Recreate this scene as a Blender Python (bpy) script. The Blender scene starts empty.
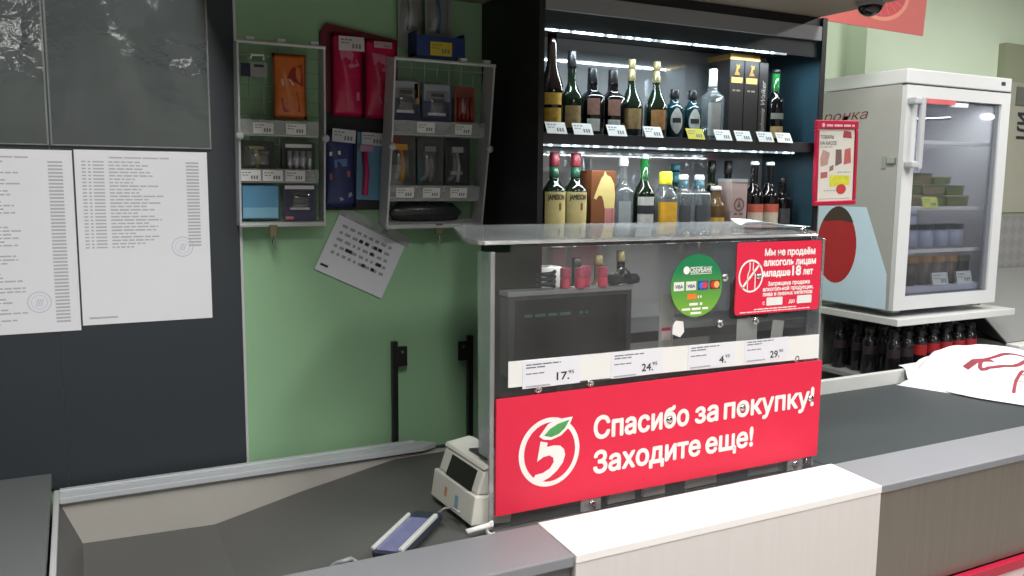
import bpy, bmesh, math, random
from mathutils import Vector, Matrix
random.seed(7)
sc = bpy.context.scene
COL = sc.collection
PI = math.pi
R = math.radians

# ------------------------------------------------------------------ camera
cam_d = bpy.data.cameras.new('camera'); cam = bpy.data.objects.new('camera', cam_d); COL.objects.link(cam)
def cam_matrix(yaw, pitch, roll):
    cy, sy, cp, sp = math.cos(yaw), math.sin(yaw), math.cos(pitch), math.sin(pitch)
    fwd = Vector((sy*cp, cy*cp, -sp)); right = Vector((cy, -sy, 0)); up = right.cross(fwd)
    cr, sr = math.cos(roll), math.sin(roll)
    r2 = cr*right + sr*up; u2 = -sr*right + cr*up
    m = Matrix((r2, u2, -fwd)).transposed().to_4x4()
    return m
m = cam_matrix(R(27.377), R(7.101), R(.508)); m.translation = (0, 0, 1.75)
cam.matrix_world = m
cam_d.sensor_width = 36; cam_d.lens = 843.56*36/1024; cam_d.clip_start = .05
sc.camera = cam

# ------------------------------------------------------------------ world, lights, exposure
sc.view_settings.view_transform = 'Standard'; sc.view_settings.look = 'None'
sc.view_settings.exposure = 0.0; sc.view_settings.gamma = 1.0; sc.view_settings.use_curve_mapping = False
w = bpy.data.worlds.new('shop_hall_light'); sc.world = w; w.use_nodes = True
bg = w.node_tree.nodes['Background']; bg.inputs[0].default_value = (.93, .97, 1, 1); bg.inputs[1].default_value = .02

def area(name, loc, sx, sy, power, col=(1, .98, .95), target=None):
    l = bpy.data.lights.new(name, 'AREA'); l.shape = 'RECTANGLE'; l.size = sx; l.size_y = sy; l.energy = power; l.color = col
    o = bpy.data.objects.new(name, l); o.location = loc; COL.objects.link(o)
    if target is not None:
        o.rotation_euler = (Vector(target)-Vector(loc)).to_track_quat('-Z', 'Y').to_euler()
    return o
area('ceiling_tube_and_fill_light', (.12, .45, 3.3), .30, 1.9, 80)
area('ceiling_tube_and_fill_light', (1.95, .55, 3.3), .30, 1.9, 84)
area('ceiling_tube_and_fill_light', (2.85, 2.05, 3.3), .30, 1.6, 46)  # added fill lamp to brighten the fridge side, not a known tube
area('ceiling_tube_and_fill_light', (5.0, .6, 3.3), .30, 3.6, 122)
area('ceiling_panel_light', (.75, -3.7, 3.3), 1.1, 1.2, 26)

# ------------------------------------------------------------------ materials
def lin(c):
    return tuple(((v/255)/12.92 if v/255 <= .04045 else ((v/255+.055)/1.055)**2.4) for v in c)
_m = {}
def mat(name, rgb, rough=.5, metal=0, var=.06, scale=14, bump=0, emit=0, coat=0, spec=.5, stretch=None):
    """principled surface with a slight noise in its colour"""
    if name in _m: return _m[name]
    M = bpy.data.materials.new(name); M.use_nodes = True; nt = M.node_tree; b = nt.nodes['Principled BSDF']
    c = lin(rgb)
    tc = nt.nodes.new('ShaderNodeTexCoord'); mp = nt.nodes.new('ShaderNodeMapping'); nz = nt.nodes.new('ShaderNodeTexNoise')
    nz.inputs['Scale'].default_value = scale; nz.inputs['Detail'].default_value = 4
    if stretch: mp.inputs['Scale'].default_value = stretch
    nt.links.new(tc.outputs['Object'], mp.inputs[0]); nt.links.new(mp.outputs[0], nz.inputs['Vector'])
    mx = nt.nodes.new('ShaderNodeMix'); mx.data_type = 'RGBA'
    mx.inputs['A'].default_value = tuple(min(1, v*(1-var)) for v in c)+(1,)
    mx.inputs['B'].default_value = tuple(min(1, v*(1+var)) for v in c)+(1,)
    nt.links.new(nz.outputs['Fac'], mx.inputs['Factor']); nt.links.new(mx.outputs['Result'], b.inputs['Base Color'])
    b.inputs['Roughness'].default_value = rough; b.inputs['Metallic'].default_value = metal
    b.inputs['Coat Weight'].default_value = coat; b.inputs['Specular IOR Level'].default_value = spec
    if emit:
        nt.links.new(mx.outputs['Result'], b.inputs['Emission Color']); b.inputs['Emission Strength'].default_value = emit
    if bump:
        bp = nt.nodes.new('ShaderNodeBump'); bp.inputs['Strength'].default_value = bump; bp.inputs['Distance'].default_value = .01
        nt.links.new(nz.outputs['Fac'], bp.inputs['Height']); nt.links.new(bp.outputs[0], b.inputs['Normal'])
    _m[name] = M
    return M
def clear(name, tint=(1, 1, 1), haze=.06, gloss=.08, rough=.06, hazecol=(.8, .8, .8), bump=0, bscale=6):
    """clear plastic or glass sheet: see-through with sheen and a little haze"""
    if name in _m: return _m[name]
    M = bpy.data.materials.new(name); M.use_nodes = True; nt = M.node_tree
    nt.nodes.remove(nt.nodes['Principled BSDF']); out = nt.nodes['Material Output']
    t = nt.nodes.new('ShaderNodeBsdfTransparent'); t.inputs[0].default_value = tint+(1,)
    d = nt.nodes.new('ShaderNodeBsdfDiffuse'); d.inputs[0].default_value = hazecol+(1,)
    g = nt.nodes.new('ShaderNodeBsdfGlossy'); g.inputs['Roughness'].default_value = rough
    m1 = nt.nodes.new('ShaderNodeMixShader'); m2 = nt.nodes.new('ShaderNodeMixShader')
    nz = nt.nodes.new('ShaderNodeTexNoise'); nz.inputs['Scale'].default_value = bscale; nz.inputs['Detail'].default_value = 6
    tc = nt.nodes.new('ShaderNodeTexCoord'); nt.links.new(tc.outputs['Object'], nz.inputs['Vector'])
    ml = nt.nodes.new('ShaderNodeMath'); ml.operation = 'MULTIPLY'; ml.inputs[1].default_value = haze*2
    nt.links.new(nz.outputs['Fac'], ml.inputs[0]); nt.links.new(ml.outputs[0], m1.inputs[0])
    nt.links.new(t.outputs[0], m1.inputs[1]); nt.links.new(d.outputs[0], m1.inputs[2])
    lw = nt.nodes.new('ShaderNodeLayerWeight'); lw.inputs['Blend'].default_value = .25
    m3 = nt.nodes.new('ShaderNodeMath'); m3.operation = 'MULTIPLY_ADD'; m3.inputs[1].default_value = .5; m3.inputs[2].default_value = gloss
    nt.links.new(lw.outputs['Fresnel'], m3.inputs[0]); nt.links.new(m3.outputs[0], m2.inputs[0])
    nt.links.new(m1.outputs[0], m2.inputs[1]); nt.links.new(g.outputs[0], m2.inputs[2]); nt.links.new(m2.outputs[0], out.inputs[0])
    if bump:
        bp = nt.nodes.new('ShaderNodeBump'); bp.inputs['Strength'].default_value = bump; bp.inputs['Distance'].default_value = .02
        nt.links.new(nz.outputs['Fac'], bp.inputs['Height']); nt.links.new(bp.outputs[0], g.inputs['Normal'])
    _m[name] = M
    return M

GREEN = mat('green_wall_paint', (149, 190, 149), .75, var=.05, scale=2)
GREENL = mat('pale_green_wall_paint', (212, 228, 202), .75, var=.05, scale=3)
DARKP = mat('dark_grey_laminate', (50, 56, 61), .55, var=.05, scale=3)
SILVER = mat('silver_edge_trim', (205, 208, 210), .35, .2, var=.03)
BLACK = mat('black_laminate', (16, 16, 18), .45, var=.1)
BLACKM = mat('black_painted_metal', (24, 28, 24), .45, var=.1)
WHITE = mat('white_plastic', (232, 232, 228), .4, var=.02)
PAPER = mat('white_paper', (242, 243, 248), .8, var=.02)
CARD = mat('white_card', (235, 235, 232), .7, var=.02)
INK = mat('grey_print', (120, 122, 128), .8, var=.1)
INKD = mat('dark_print', (48, 48, 56), .8, var=.1)
RED = mat('red_sign_panel', (230, 45, 75), .45, var=.03, spec=.3)
TXT = mat('white_sign_print', (250, 244, 240), .6, var=.01)
LEAF = mat('green_print', (80, 165, 90), .6, var=.2, scale=30)
REDF = mat('crimson_plastic', (190, 24, 62), .4, var=.05)
BELT = mat('dark_conveyor_rubber', (52, 58, 60), .6, var=.12, scale=60)
CHUTE = mat('grey_brushed_chute', (98, 98, 96), .5, .1, var=.10, scale=5)
RIM = mat('grey_aluminium_rim', (140, 141, 146), .45, .1, var=.04, scale=6)
RAIL = mat('pale_grey_rail', (200, 204, 208), .45, .1, var=.03)
STEEL = mat('brushed_stainless_steel', (132, 124, 115), .38, .5, var=.14, scale=3, stretch=(30, 1, .6))
LAMI = mat('white_wood_grain_laminate', (222, 216, 213), .55, var=.05, scale=6, stretch=(14, 14, .6))
LAMT = mat('white_laminate_top', (250, 246, 243), .45, var=.02)
LED = mat('led_strip_light', (225, 245, 255), .5, emit=9, var=.02, scale=55, stretch=(1, .02, .02))
_nt = LED.node_tree; _z = [n for n in _nt.nodes if n.type == 'TEX_NOISE'][0]; _mr = _nt.nodes.new('ShaderNodeMapRange')
_mr.inputs['From Min'].default_value = .42; _mr.inputs['From Max'].default_value = .66; _mr.inputs['To Min'].default_value = .35; _mr.inputs['To Max'].default_value = 9
_nt.links.new(_z.outputs['Fac'], _mr.inputs['Value']); _nt.links.new(_mr.outputs[0], _nt.nodes['Principled BSDF'].inputs['Emission Strength'])
LEDD = LED.copy(); LEDD.name = 'dim_led_strip_light'
_mr = [n for n in LEDD.node_tree.nodes if n.type == 'MAP_RANGE'][0]; _mr.inputs['From Min'].default_value = .5; _mr.inputs['To Min'].default_value = .25; _mr.inputs['To Max'].default_value = 5
GOLD = mat('gold_foil', (190, 150, 80), .3, .7, var=.1)
CHROME = mat('chrome_steel', (205, 205, 205), .18, 1, var=.03)
GREYP = mat('grey_plastic', (150, 152, 152), .45, var=.04)
DGREY = mat('charcoal_plastic', (62, 64, 66), .4, var=.06)
ACR = clear('clear_acrylic', (.95, .96, .96), .033, .025, .05, (.55, .55, .55), 0)
ACRE = clear('acrylic_edge', (.8, .85, .86), .28, .22, .12, (.78, .8, .8))
ACRT = clear('acrylic_top', (.78, .82, .82), .30, .12, .08, (.66, .68, .68), .05)
FILM = clear('clear_plastic_film', (.93, .97, .95), .05, .08, .07, (.5, .6, .54), .45, 4)
CASEP = clear('frosted_case_plastic', (.85, .87, .87), .28, .04, .2, (.75, .77, .77))
GLASS = clear('fridge_glass', (.93, .95, .97), .03, .05, .03, (.8, .8, .85))

# ------------------------------------------------------------------ mesh helpers
class B:
    def __init__(s): s.bm = bmesh.new(); s.mi = 0
    def f(s, vs):
        try:
            fc = s.bm.faces.new(vs); fc.material_index = s.mi; return fc
        except ValueError: pass
    def box(s, x0, x1, y0, y1, z0, z1):
        v = [s.bm.verts.new((x, y, z)) for z in (z0, z1) for y in (y0, y1) for x in (x0, x1)]
        for q in ((0, 2, 3, 1), (4, 5, 7, 6), (0, 1, 5, 4), (2, 6, 7, 3), (0, 4, 6, 2), (1, 3, 7, 5)): s.f([v[i] for i in q])
        return s
    def prism(s, pts, a0, a1, plane='xz'):
        """extrude a polygon (drawn in the named plane) between a0 and a1 of the third axis"""
        mk = {'xz': lambda u, v, a: (u, a, v), 'xy': lambda u, v, a: (u, v, a), 'yz': lambda u, v, a: (a, u, v)}[plane]
        A = [s.bm.verts.new(mk(u, v, a0)) for u, v in pts]; C = [s.bm.verts.new(mk(u, v, a1)) for u, v in pts]
        s.f(A); s.f(list(reversed(C))); n = len(pts)
        for i in range(n): s.f([A[i], C[i], C[(i+1) % n], A[(i+1) % n]])
        return s
    def poly(s, pts): s.f([s.bm.verts.new(p) for p in pts]); return s
    def lathe(s, prof, cx=0, cy=0, z0=0, seg=20, sq=0):
        rings = []
        for r, z in prof:
            if r < 1e-6: rings.append([s.bm.verts.new((cx, cy, z0+z))]); continue
            ring = []
            for i in range(seg):
                a = 2*PI*i/seg; c, d = math.cos(a), math.sin(a)
                k = 1
                if sq: k = 1/((abs(c)**sq+abs(d)**sq)**(1/sq))
                ring.append(s.bm.verts.new((cx+r*k*c, cy+r*k*d, z0+z)))
            rings.append(ring)
        for A, C in zip(rings, rings[1:]):
            for i in range(seg):
                j = (i+1) % seg
                if len(A) == 1 and len(C) == 1: continue
                if len(A) == 1: s.f([A[0], C[i], C[j]][::-1] if 0 else [A[0], C[j], C[i]][::-1])
                elif len(C) == 1: s.f([A[i], A[j], C[0]])
                else: s.f([A[i], A[j], C[j], C[i]])
        if len(rings[0]) > 1: s.f(list(reversed(rings[0])))
        if len(rings[-1]) > 1: s.f(rings[-1])
        return s
    def band(s, r, z0, z1, half, mid=-PI/2, n=10, sq=0):
        """a label wrapped round a bottle"""
        prev = None
        for i in range(n+1):
            a = mid-half+2*half*i/n; c, d = math.cos(a), math.sin(a); k = 1
            if sq: k = 1/((abs(c)**sq+abs(d)**sq)**(1/sq))
            cur = (s.bm.verts.new((r*k*c, r*k*d, z0)), s.bm.verts.new((r*k*c, r*k*d, z1)))
            if prev: s.f([prev[0], cur[0], cur[1], prev[1]])
            prev = cur
        return s
    def tube(s, pts, r, seg=8, cap=True):
        pts = [Vector(p) for p in pts]; rings = []
        for i, p in enumerate(pts):
            d = (pts[min(i+1, len(pts)-1)]-pts[max(i-1, 0)]).normalized()
            u = d.orthogonal().normalized() if i == 0 else (u-d*u.dot(d)).normalized()
            v = d.cross(u)
            rings.append([s.bm.verts.new(p+r*(math.cos(2*PI*k/seg)*u+math.sin(2*PI*k/seg)*v)) for k in range(seg)])
        for A, C in zip(rings, rings[1:]):
            for k in range(seg): s.f([A[k], A[(k+1) % seg], C[(k+1) % seg], C[k]])
        if cap: s.f(list(reversed(rings[0]))); s.f(rings[-1])
        return s
    def grid(s, nx, ny, fn):
        V = [[s.bm.verts.new(fn(i/nx, j/ny)) for i in range(nx+1)] for j in range(ny+1)]
        for j in range(ny):
            for i in range(nx): s.f([V[j][i], V[j][i+1], V[j+1][i+1], V[j+1][i]])
        return s
    def build(s, name, m, parent=None, smooth=False, bev=0, solid=0, sub=0, fix=True):
        if fix: bmesh.ops.recalc_face_normals(s.bm, faces=s.bm.faces)
        me = bpy.data.meshes.new(name); s.bm.to_mesh(me); s.bm.free()
        for k in (m if isinstance(m, (list, tuple)) else [m]): me.materials.append(k)
        o = bpy.data.objects.new(name, me); COL.objects.link(o)
        if parent: o.parent = parent
        if smooth:
            for p in me.polygons: p.use_smooth = True
            e = o.modifiers.new('smooth_angle', 'EDGE_SPLIT') if False else None
        if solid: k = o.modifiers.new('thickness', 'SOLIDIFY'); k.thickness = solid
        if bev: k = o.modifiers.new('soft_edges', 'BEVEL'); k.width = bev; k.segments = 2; k.limit_method = 'ANGLE'
        if sub: k = o.modifiers.new('round', 'SUBSURF'); k.levels = k.render_levels = sub
        return o
def tag(o, label, cat, group=None):
    o['label'] = label; o['category'] = cat
    if group: o['group'] = group
    return o
def thing(name, label, cat, loc=(0, 0, 0), rot=(0, 0, 0), group=None):
    o = bpy.data.objects.new(name, None); COL.objects.link(o); o.location = loc; o.rotation_euler = rot
    o.empty_display_size = .05
    return tag(o, label, cat, group)
def struct(o): o['kind'] = 'structure'; return o
def lab(o, label): o['label'] = label; return o
def dup(root, loc, label, rot=None, group=None):
    r = root.copy(); COL.objects.link(r); r.location = loc; r['label'] = label
    if rot: r.rotation_euler = rot
    if group: r['group'] = group
    for ch in list(root.children):
        c = ch.copy(); COL.objects.link(c); c.parent = r
        for g in list(ch.children):
            d = g.copy(); COL.objects.link(d); d.parent = c
    return r
CAP = .727
def text(s, m, parent, x0, x1, z0, h, y, bold=0., shear=0., bend=0., name='lettering', rot=None, at=None):
    """writing in the XZ plane facing -Y, fitted to x0..x1 with capital height h on baseline z0"""
    c = bpy.data.curves.new(name, 'FONT'); c.body = s; c.size = 1; c.shear = shear; c.resolution_u = 3
    o = bpy.data.objects.new(name, c); COL.objects.link(o)
    dg = bpy.context.evaluated_depsgraph_get(); dg.update()
    me = bpy.data.meshes.new_from_object(o.evaluated_get(dg)); bpy.data.objects.remove(o); bpy.data.curves.remove(c)
    xs = [v.co.x for v in me.vertices]; a, b = min(xs), max(xs); k = (x1-x0)/(b-a); kz = h/CAP
    for v in me.vertices:
        X = x0+(v.co.x-a)*k; Z = z0+v.co.y*kz
        if rot: X, Z = at[0]+X*math.cos(rot)-Z*math.sin(rot), at[1]+X*math.sin(rot)+Z*math.cos(rot)
        if bend: v.co = (bend*math.sin(X/bend), -bend*math.cos(X/bend), Z)
        else: v.co = (X, y, Z)
    if bold:
        bm = bmesh.new(); bm.from_mesh(me); src = list(bm.faces)[:]; kx = h/CAP*bold
        for q in range(8):
            g = bmesh.ops.duplicate(bm, geom=src); dv = [e for e in g['geom'] if isinstance(e, bmesh.types.BMVert)]
            bmesh.ops.translate(bm, verts=dv, vec=(kx*math.cos(q*PI/4), -.00003*q, kx*math.sin(q*PI/4)))
        bm.to_mesh(me); bm.free()
    me.materials.clear(); me.materials.append(m)
    t = bpy.data.objects.new(name, me); COL.objects.link(t)
    if parent: t.parent = parent
    return t
def bars(b, x0, x1, z, h, y, words=4, seed=0):
    """one unreadable line of small print"""
    rr = random.Random(seed); x = x0
    while x < x1-h:
        wd = min(x1-x, (x1-x0)/words*rr.uniform(.5, 1.2)); b.poly([(x, y, z), (x+wd, y, z), (x+wd, y, z+h), (x, y, z+h)]); x += wd+h*.9
def ring(b, cx, cz, ro, ri, y, n=40, kx=1.):
    V = [(b.bm.verts.new((cx+kx*ro*math.cos(2*PI*i/n), y, cz+ro*math.sin(2*PI*i/n))), b.bm.verts.new((cx+kx*ri*math.cos(2*PI*i/n), y, cz+ri*math.sin(2*PI*i/n)))) for i in range(n)]
    for i in range(n):
        j = (i+1) % n; b.f([V[i][0], V[j][0], V[j][1], V[i][1]])
def disc(b, cx, cz, r, y, n=32, kx=1.): b.poly([(cx+kx*r*math.cos(2*PI*i/n), y, cz+r*math.sin(2*PI*i/n)) for i in range(n)])
def rrect(x0, x1, z0, z1, r, n=5):
    p = []
    for cx, cz, a in ((x1-r, z1-r, 0), (x0+r, z1-r, 90), (x0+r, z0+r, 180), (x1-r, z0+r, 270)):
        for i in range(n+1): t = R(a+90*i/n); p.append((cx+r*math.cos(t), cz+r*math.sin(t)))
    return p

# ================================================================== SETTING
TILE = bpy.data.materials.new('floor_tile'); TILE.use_nodes = True
_nt = TILE.node_tree; _br = _nt.nodes.new('ShaderNodeTexBrick'); _br.offset = 0
_br.inputs['Color1'].default_value = (.42, .4, .37, 1); _br.inputs['Color2'].default_value = (.46, .44, .41, 1); _br.inputs['Mortar'].default_value = (.2, .19, .18, 1)
_br.inputs['Scale'].default_value = 1.7; _br.inputs['Mortar Size'].default_value = .01; _br.inputs['Brick Width'].default_value = .5; _br.inputs['Row Height'].default_value = .5
_tc = _nt.nodes.new('ShaderNodeTexCoord'); _nt.links.new(_tc.outputs['Object'], _br.inputs['Vector']); _nt.links.new(_br.outputs['Color'], _nt.nodes['Principled BSDF'].inputs['Base Color'])
_nt.nodes['Principled BSDF'].inputs['Roughness'].default_value = .3
struct(B().box(-2.2, 8, -5.3, 4.3, -.06, 0).build('floor', TILE))
struct(B().box(-1.6, 2.575, 2.80, 2.86, 0, 3.1).build('wall_rear', GREEN))
struct(B().prism([(2.3, 3.95), (2.3, 3.80), (4.27, 3.80), (4.27, 3.65), (8, 3.65), (8, 3.95)], 0, 3.4, 'xy').build('wall_back', GREENL))
CANO = mat('beige_canopy_board', (132, 122, 108), .7, var=.03)
struct(B().box(.34, 2.526, 1.47, 2.795, 2.378, 2.56).build('ceiling_canopy', CANO))
struct(B().box(-2.2, 8, -5.3, -5.2, 0, 3.4).build('wall_front', mat('pale_shop_wall', (226, 224, 220), .8)))
# door at the far side
OLIVE = mat('olive_grey_door_paint', (150, 156, 130), .6, var=.06, scale=3)
dr = struct(B().box(5.53, 6.6, 3.60, 3.648, 0, 2.70).build('door_1', OLIVE))
TREAD = bpy.data.materials.new('diamond_tread_plate'); TREAD.use_nodes = True
_nt = TREAD.node_tree; _b = _nt.nodes['Principled BSDF']; _ck = _nt.nodes.new('ShaderNodeTexChecker'); _ck.inputs['Scale'].default_value = 16
_mp = _nt.nodes.new('ShaderNodeMapping'); _mp.inputs['Rotation'].default_value = (0, R(45), 0); _tc = _nt.nodes.new('ShaderNodeTexCoord')
_nt.links.new(_tc.outputs['Object'], _mp.inputs[0]); _nt.links.new(_mp.outputs[0], _ck.inputs['Vector'])
_ck.inputs['Color1'].default_value = (.40, .40, .39, 1); _ck.inputs['Color2'].default_value = (.46, .46, .45, 1); _nt.links.new(_ck.outputs['Color'], _b.inputs['Base Color']); _b.inputs['Roughness'].default_value = .4; _b.inputs['Metallic'].default_value = .3
B().box(5.56, 6.58, 3.588, 3.599, .1, 1.56).build('kick_plate', TREAD, dr)
B().box(5.60, 6.58, 3.590, 3.599, 1.58, 2.45).build('door_panel', mat('beige_grey_door', (168, 168, 152), .6), dr)
B().box(5.66, 5.80, 3.58, 3.589, 2.30, 2.42).build('door_plate', mat('grey_door_plate', (112, 116, 104), .5), dr)
text('ИЛ', INKD, dr, 0, .17, 0, .10, 3.587, .03, rot=R(-90), at=(5.70, 2.25))

# ================================================================== BOOTH PANEL (dark grey) with papers
p = thing('booth_panel', 'tall dark grey laminate panel with silver edge, holding two price list papers', 'panel', (0, 2.785, .83))
B().box(-.055, .462, -.002, .013, .0, 1.75).build('board', DARKP, p)
B().box(-1.2, -.0562, -.002, .013, .0, 1.75).build('board', DARKP, p)
B().box(.463, .471, -.006, .014, .0, 1.75).build('edge_trim', SILVER, p)

def sheet(name, label, x0, x1, z0, z1, stamps, full, seed):
    y = 2.7805
    t = thing(name, label, 'paper', (x0, y, z0), group=None); W, H = x1-x0, z1-z0
    B().box(0, W, -.0005, .0009, 0, H).build('page', PAPER, t)
    b = B(); rr = random.Random(seed); rows = int(46*full)
    bars(b, W*.25, W*.7, H*.955, H*.008, -.0009, 3, seed)
    for i in range(rows):
        z = H*(.93-i*.0195)
        x = W*.05
        for wd in (.03, .02, .08): b.poly([(x, -.0009, z), (x+W*wd, -.0009, z), (x+W*wd, -.0009, z+H*.008), (x, -.0009, z+H*.008)]); x += W*(wd+.015)
        e = W*rr.uniform(.42, .66); bars(b, x+W*.02, e, z, H*.008, -.0009, 5, seed+i)
        b.poly([(W*.83, -.0009, z), (W*.93, -.0009, z), (W*.93, -.0009, z+H*.010), (W*.83, -.0009, z+H*.010)])
    b.poly([(W*.05, -.0009, H*.035), (W*.26, -.0009, H*.035), (W*.26, -.0009, H*.045), (W*.05, -.0009, H*.045)])
    b.build('print_lettering', mat('pale_grey_print', (190, 192, 198), .8), t)
    b = B()
    for sx, sz in stamps:
        ring(b, W*sx, H*sz, .031, .029, -.0012, 32); ring(b, W*sx, H*sz, .021, .020, -.0012, 32)
        for k in range(3): b.poly([(W*sx-.010+.006*k, -.0012, H*sz-.012), (W*sx-.008+.006*k, -.0012, H*sz-.012), (W*sx-.001+.006*k, -.0012, H*sz+.010), (W*sx-.003+.006*k, -.0012, H*sz+.010)])
    b.build('stamp_mark', mat('faint_blue_stamp_ink', (196, 202, 226), .8), t)
    return t
sheet('paper_sheet', 'printed price list page with a blue stamp halfway down and blank lower half', .006, .372, 1.318, 1.835, [(.78, .44)], .58, 3)
sheet('paper_sheet', 'densely printed price list page filled to the foot, with a blue stamp low down', -.37, .001, 1.305, 1.832, [(.72, .17)], 1.0, 9)
def pocket(label, x0, x1, z0, z1, seed):
    rr = random.Random(seed)
    t = thing('plastic_pocket', label, 'plastic pocket', (x0, 2.776, z0)); W, H = x1-x0, z1-z0
    fn = lambda u, v: (u*W, -.002-.008*math.sin(PI*u)*math.sin(PI*v)*(1+.5*math.sin(9*u+5*v+seed)), v*H)
    B().grid(18, 14, fn).build('film', FILM, t, smooth=True)
    b = B(); b.box(-.001, .004, -.003, .001, 0, H); b.box(W-.004, W+.001, -.003, .001, 0, H); b.box(0, W, -.003, .001, 0, .004); b.build('seam_edge', clear('film_seam', (.8, .84, .82), .15, .12, .15), t)
pocket('empty clear plastic pocket with light glare above the page with much blank space', -.05, .385, 1.845, 2.50, 2)
pocket('empty clear plastic pocket above the densely printed page', -.60, -.056, 1.845, 2.50, 6)

# ================================================================== CHECKOUT: left counter, chute, rims, pedestal, conveyor
t = thing('side_counter', 'plain grey counter top in front of the dark panel, beside the packing chute', 'counter', (0, 0, 0))
B().box(-1.2, -.098, 1.2, 2.781, .850, .880).build('worktop', mat('grey_counter_laminate', (104, 106, 108), .5, var=.06, scale=4), t, bev=.003)
B().box(-1.18, -.105, 1.22, 2.77, 0, .850).build('base', DARKP, t)

t = thing('packing_chute', 'grey metal packing chute with sloping floor and pale grey rail along the green wall', 'packing chute', (0, 0, 0))
prof = [(-.079, .812), (-.026, .682), (.345, .672), (.62, .735), (.945, .798), (1.31, .800)]
low = [(x, z-.012) for x, z in prof]
B().prism(prof+low[::-1], 1.948, 2.692, 'xz').build('chute_floor', CHUTE, t)
B().prism([(-.079, .814), (-.079, .64), (1.305, .64), (1.305, .80), (1.04, .806)], 2.693, 2.72, 'xz').build('back_wall', mat('pale_chute_wall', (186, 183, 176), .55, var=.05), t)
B().prism([(-.079, .80), (-.079, .64), (1.06, .64), (1.06, .80)], 1.942, 1.947, 'xz').build('front_wall', CHUTE, t)
b = B(); b.prism([(-.08, 2.676), (1.045, 2.676), (1.10, 2.70), (1.06, 2.745), (-.08, 2.745)], .816, .834, 'xy'); b.box(-.08, 1.03, 2.725, 2.745, .834, .842); b.build('back_rail', RAIL, t, bev=.002)
B().box(-.094, -.080, 1.945, 2.745, .64, .838).build('side_rail', mat('white_side_rail', (196, 198, 198), .4), t, bev=.002)
B().box(-.09, 1.312, 2.722, 2.796, 0, .79).build('base', DARKP, t)

t = thing('checkout_counter', 'grey aluminium rim of the counter in front of the packing chute', 'counter rim', (0, 0, 0))
B().prism([(-.095, 1.722), (1.076, 1.722), (1.089, 1.94), (-.095, 1.94)], .79, .82, 'xy').build('top_rail', RIM, t, bev=.004)
B().box(-.095, 1.076, 1.74, 1.935, 0, .789).build('front_panel', mat('grey_front_panel', (120, 120, 120), .5), t)

t = thing('counter_pedestal', 'white wood grain laminate box with bright white top under the red thank you sign', 'counter box', (0, 0, 0))
B().prism([(1.078, 1.718), (2.196, 1.718), (2.222, 1.942), (1.092, 1.942)], .80, .822, 'xy').build('top_board', LAMT, t, bev=.0015)
B().prism([(1.079, 1.720), (2.195, 1.720), (2.221, 1.941), (1.093, 1.941)], 0, .7995, 'xy').build('carcass', LAMI, t)

t = thing('cashier_desk', 'dark cashier desk top behind the clear acrylic screen', 'desk', (0, 0, 0))
B().box(1.325, 2.238, 1.945, 2.368, .78, .80).build('worktop', DGREY, t)
B().box(1.34, 2.23, 1.96, 2.36, 0, .78).build('base', BLACK, t)

t = thing('conveyor', 'checkout conveyor with dark rubber belt, aluminium rim and stainless steel front', 'conveyor', (0, 0, 0))
LSH = [(2.245, 1.942), (5.2, 1.942), (5.2, 2.70), (2.564, 2.70), (2.564, 2.368), (2.245, 2.368)]
B().prism(LSH, .76, .80, 'xy').build('belt', BELT, t, bev=.004)
B().prism([(2.199, 1.722), (5.2, 1.722), (5.2, 1.94), (2.225, 1.94)], .795, .82, 'xy').build('side_rim', RIM, t, bev=.003)
B().prism([(2.199, 1.728), (5.2, 1.728), (5.2, 1.935), (2.225, 1.935)], .445, .794, 'xy').build('front_panel', STEEL, t)
b = B(); b.box(2.564, 5.2, 2.702, 2.73, .76, .862); b.build('back_rail', mat('white_back_rail', (214, 215, 212), .4), t, bev=.003)
B().prism(LSH, 0, .755, 'xy').build('base', DARKP, t)

t = thing('shelf_display', 'red edged white advertising front with red disc below the steel counter front', 'display', (0, 0, 0))
B().box(2.22, 5.2, 1.70, 1.727, .405, .44).build('price_rail', REDF, t, bev=.002)
B().box(2.245, 5.2, 1.708, 1.727, .05, .404).build('white_front', mat('pale_pink_card', (240, 214, 214), .6), t)
b = B()
for k in range(5): disc(b, 3.02+.42*k, .31, .085, 1.7075)
b.build('red_disc_print', REDF, t)

# ================================================================== ACRYLIC SCREEN
t = thing('acrylic_screen', 'clear acrylic cashier screen with angled top plate and steel bolts', 'screen', (0, 0, 0))
SY = 1.995
b = B(); b.prism([(.983, .802), (2.185, .802), (2.185, 1.585), (1.03, 1.585), (1.03, 1.566), (.983, 1.566)], SY, SY+.006, 'xz'); b.build('front_sheet', ACR, t)
b = B(); b.prism([(2.002, 1.0), (2.072, 1.0), (2.085, 1.565), (2.002, 1.567)], .972, .979, 'yz'); b.build('side_flange', ACRE, t)
b = B(); b.box(.968, .982, SY-.002, SY+.0065, .802, 1.569); b.build('side_edge', ACRE, t, bev=.002)
b = B(); b.box(2.186, 2.196, SY, 2.05, .802, 1.578); b.build('end_edge', ACRE, t, bev=.002)
def topplate():
    pts = [(.935, 2.0), (2.13, 1.992), (2.16, 1.998), (2.172, 2.03), (2.20, 2.27), (2.17, 2.30), (1.03, 2.32), (.985, 2.28), (.925, 2.08), (.920, 2.03)]
    b = B(); n = len(pts)
    zf = lambda y: 1.588+(y-2.0)*.075
    A = [b.bm.verts.new((x, y, zf(y))) for x, y in pts]; C = [b.bm.verts.new((x, y, zf(y)+.011)) for x, y in pts]
    b.f(A[::-1]); b.f(C)
    b.mi = 1
    for i in range(n): b.f([A[i], A[(i+1) % n], C[(i+1) % n], C[i]])
    return b
topplate().build('top_plate', [ACRT, ACRE], t)
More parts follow.
